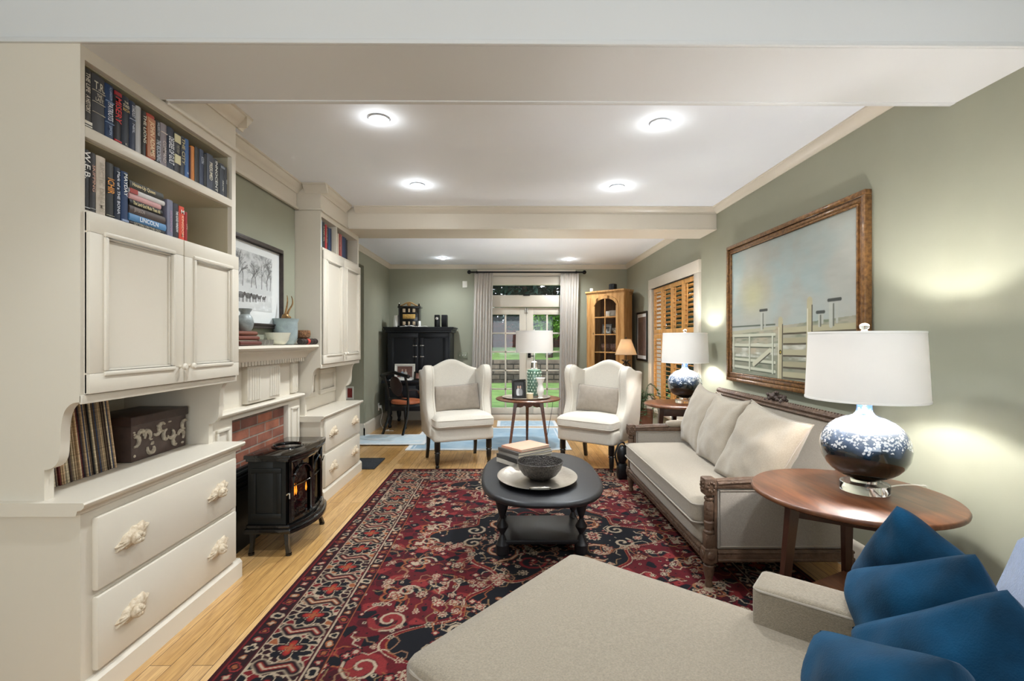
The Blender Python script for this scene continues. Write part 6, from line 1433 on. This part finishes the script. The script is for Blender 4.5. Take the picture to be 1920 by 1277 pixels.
# pale rugs of the far bay
def pale_rug(H, W, c1, c2, border, seed):
    a = canvas(H, W, c1); n = fbm(H, W, 12, 4, seed); a = blend(a, (n - .4) * 2.5, c2); Y, X = np.mgrid[0:H, 0:W]; d = np.minimum(np.minimum(X, W - 1 - X), np.minimum(Y, H - 1 - Y))
    a = blend(a, d < border, 'd9dcdd'); a = blend(a, (d > border * 1.35) & (d < border * 1.6), 'cfd6da'); return np.clip(a, 0, 1)
def rug2(label, x0, y0, x1, y1, z, c1, c2, bw, seed):
    t = thing('area_rug', label, 'rug', ((x0 + x1) / 2, (y0 + y1) / 2, z)); W_ = int((x1 - x0) / .014); H_ = int((y1 - y0) / .014)
    o = painted_grid('rug_pile', pale_rug(H_, W_, c1, c2, bw / .014, seed), (x1 - x0, y1 - y0), Matrix.Translation((0, 0, .0085)), MT['rug'], None); o.parent = t
    obj('rug_edge', MB().box(x0, y0, z, x1, y1, z + .0078, .002), 'white_mat', t, w=True)
rug2('pale blue rug with white border under the round scalloped table', -1.20, 5.58, .74, 7.0, .001, '8fa9bb', 'a5bac6', .055, 1)
rug2('whitish blue runner crossing from the hall onto the pale blue rug', -2.7, 5.84, -1.02, 6.46, .0115, 'bfd0d8', 'd5dbdd', .03, 2)
rug2('small pale blue door mat in front of the garden door', -.17, 7.10, .74, 7.62, .001, '9ab2c2', 'b4c5ce', .03, 3)

# ------------------------------------------------------------------ garden
MT['grass'] = mat('lawn_grass', '7d9c5a', .95, var=(3, .35), bump=(90, 1.0), col2='5c7f42')
struct('ground', MB().grid(lambda u, v: (-9 + 20 * u, 7.95 + 7.1 * v, -.14 + .10 * v), 40, 20), 'grass')
struct('upper_lawn', MB().grid(lambda u, v: (-9 + 20 * u, 15.2 + 16 * v, .66 + .35 * min(1, v * 4)), 30, 20), 'grass')
obj('stone_wall', MB().box(-9, 14.95, -.1, 11, 15.35, .67, .01), 'stone', label='low stacked stone retaining wall across the lawn beyond the garden door', cat='wall')
obj('brick_wall', MB().box(-3, 19.2, .6, 6, 19.5, 2.0, .01), brick_mat('garden_brick', .25, .08, '6e2c20', '4a2019', '3c2a24', 'XZ', .01), label='dark red brick garden wall beyond the trees', cat='wall')
MT['leaf_dark'] = mat('blue_green_needles', '2e4a44', .9, spec=.08, var=(2, .5), col2='14231d'); MT['leaf_lite'] = mat('bright_green_leaves', '5f8a38', .8, spec=.1, var=(3, .4)); MT['bark'] = mat('dark_bark', '3a2f28', .9, var=(9, .4, (4, 4, 1)), bump=(20, .8))
def tree(label, x, y, z0, hgt, rad, cz, m, seed, n=2600, ls=.16):
    t = thing('garden_tree', label, 'tree', (x, y, z0), group=None); rr = random.Random(seed)
    b = MB().tube(bez([(0, 0, -.1), (.05, .03, hgt * .3), (-.04, .0, hgt * .6), (0, 0, hgt * .9)], 5), [.13 - .0055 * k for k in range(16)], 10)
    for k in range(10):
        a = rr.uniform(0, 6.28); zz = hgt * rr.uniform(.2, .8); b.tube(bez([(0, 0, zz), (rad * .4 * math.cos(a), rad * .4 * math.sin(a), zz + .15), (rad * .8 * math.cos(a), rad * .8 * math.sin(a), zz + .1)], 4), .03, 5)
    obj('trunk', b, 'bark', t); lf = MB()
    for k in range(n):
        a = rr.uniform(0, 6.28); u = rr.uniform(-1, 1); r_ = rad * rr.random() ** .4 * math.sqrt(1 - u * u * .8); c = Vector((r_ * math.cos(a), r_ * math.sin(a), cz + u * (hgt - cz) * .95))
        c += Vector((rr.gauss(0, .12), rr.gauss(0, .12), rr.gauss(0, .1))); d = Vector((rr.gauss(0, 1), rr.gauss(0, 1), rr.gauss(0, .6))).normalized(); e_ = d.cross(Vector((rr.random(), rr.random(), 1))).normalized(); L_ = ls * rr.uniform(.5, 1.3)
        lf.raw([c - d * L_, c + e_ * L_ * .35, c + d * L_, c - e_ * L_ * .35], [(0, 1, 2, 3)])
    obj('crown', lf, m, t, fix=False)
tree('blue-green conifer left of centre beyond the garden door', -2.15, 17.5, .95, 4.2, 1.35, 2.1, 'leaf_dark', 1, 4200)
tree('dark conifer at the right beyond the garden door', 3.2, 17.5, .95, 4.2, 1.3, 2.2, 'leaf_dark', 3, 3600)
tree('tall dark conifer in the middle beyond the garden door', .6, 17.6, .98, 4.6, .95, 2.6, 'leaf_dark', 2, 3200)
tree('small bright green tree seen through the right door leaf', 1.35, 15.9, .8, 1.7, .50, 1.15, 'leaf_lite', 4, 1300, .09)
rr = random.Random(9); hd = MB()
for k in range(15000):
    c = Vector((rr.uniform(-8, 10), rr.uniform(20.6, 22.6), .9 + 5.4 * rr.random())); d = Vector((rr.gauss(0, 1), rr.gauss(0, 1), rr.gauss(0, .6))).normalized(); e_ = d.cross(Vector((rr.random(), rr.random(), 1))).normalized(); L_ = .24 * rr.uniform(.5, 1.3)
    hd.raw([c - d * L_, c + e_ * L_ * .4, c + d * L_, c - e_ * L_ * .4], [(0, 1, 2, 3)])
obj('evergreen_hedge', hd, 'leaf_dark', label='dense dark evergreen screen at the far end of the garden', cat='hedge', kind='stuff', fix=False)
hd = MB()
for k in range(5000):
    c = Vector((rr.uniform(3.3, 4.0), rr.uniform(3.2, 15), -.1 + 3.2 * rr.random())); d = Vector((rr.gauss(0, 1), rr.gauss(0, 1), rr.gauss(0, .6))).normalized(); e_ = d.cross(Vector((rr.random(), rr.random(), 1))).normalized(); L_ = .13 * rr.uniform(.5, 1.3)
    hd.raw([c - d * L_, c + e_ * L_ * .4, c + d * L_, c - e_ * L_ * .4], [(0, 1, 2, 3)])
obj('side_hedge', hd, 'leaf_dark', label='dark green hedge outside the shuttered window', cat='hedge', kind='stuff', fix=False)
struct('side_ground', MB().box(2.06, 2.5, -.2, 5, 7.94, -.12), 'grass')
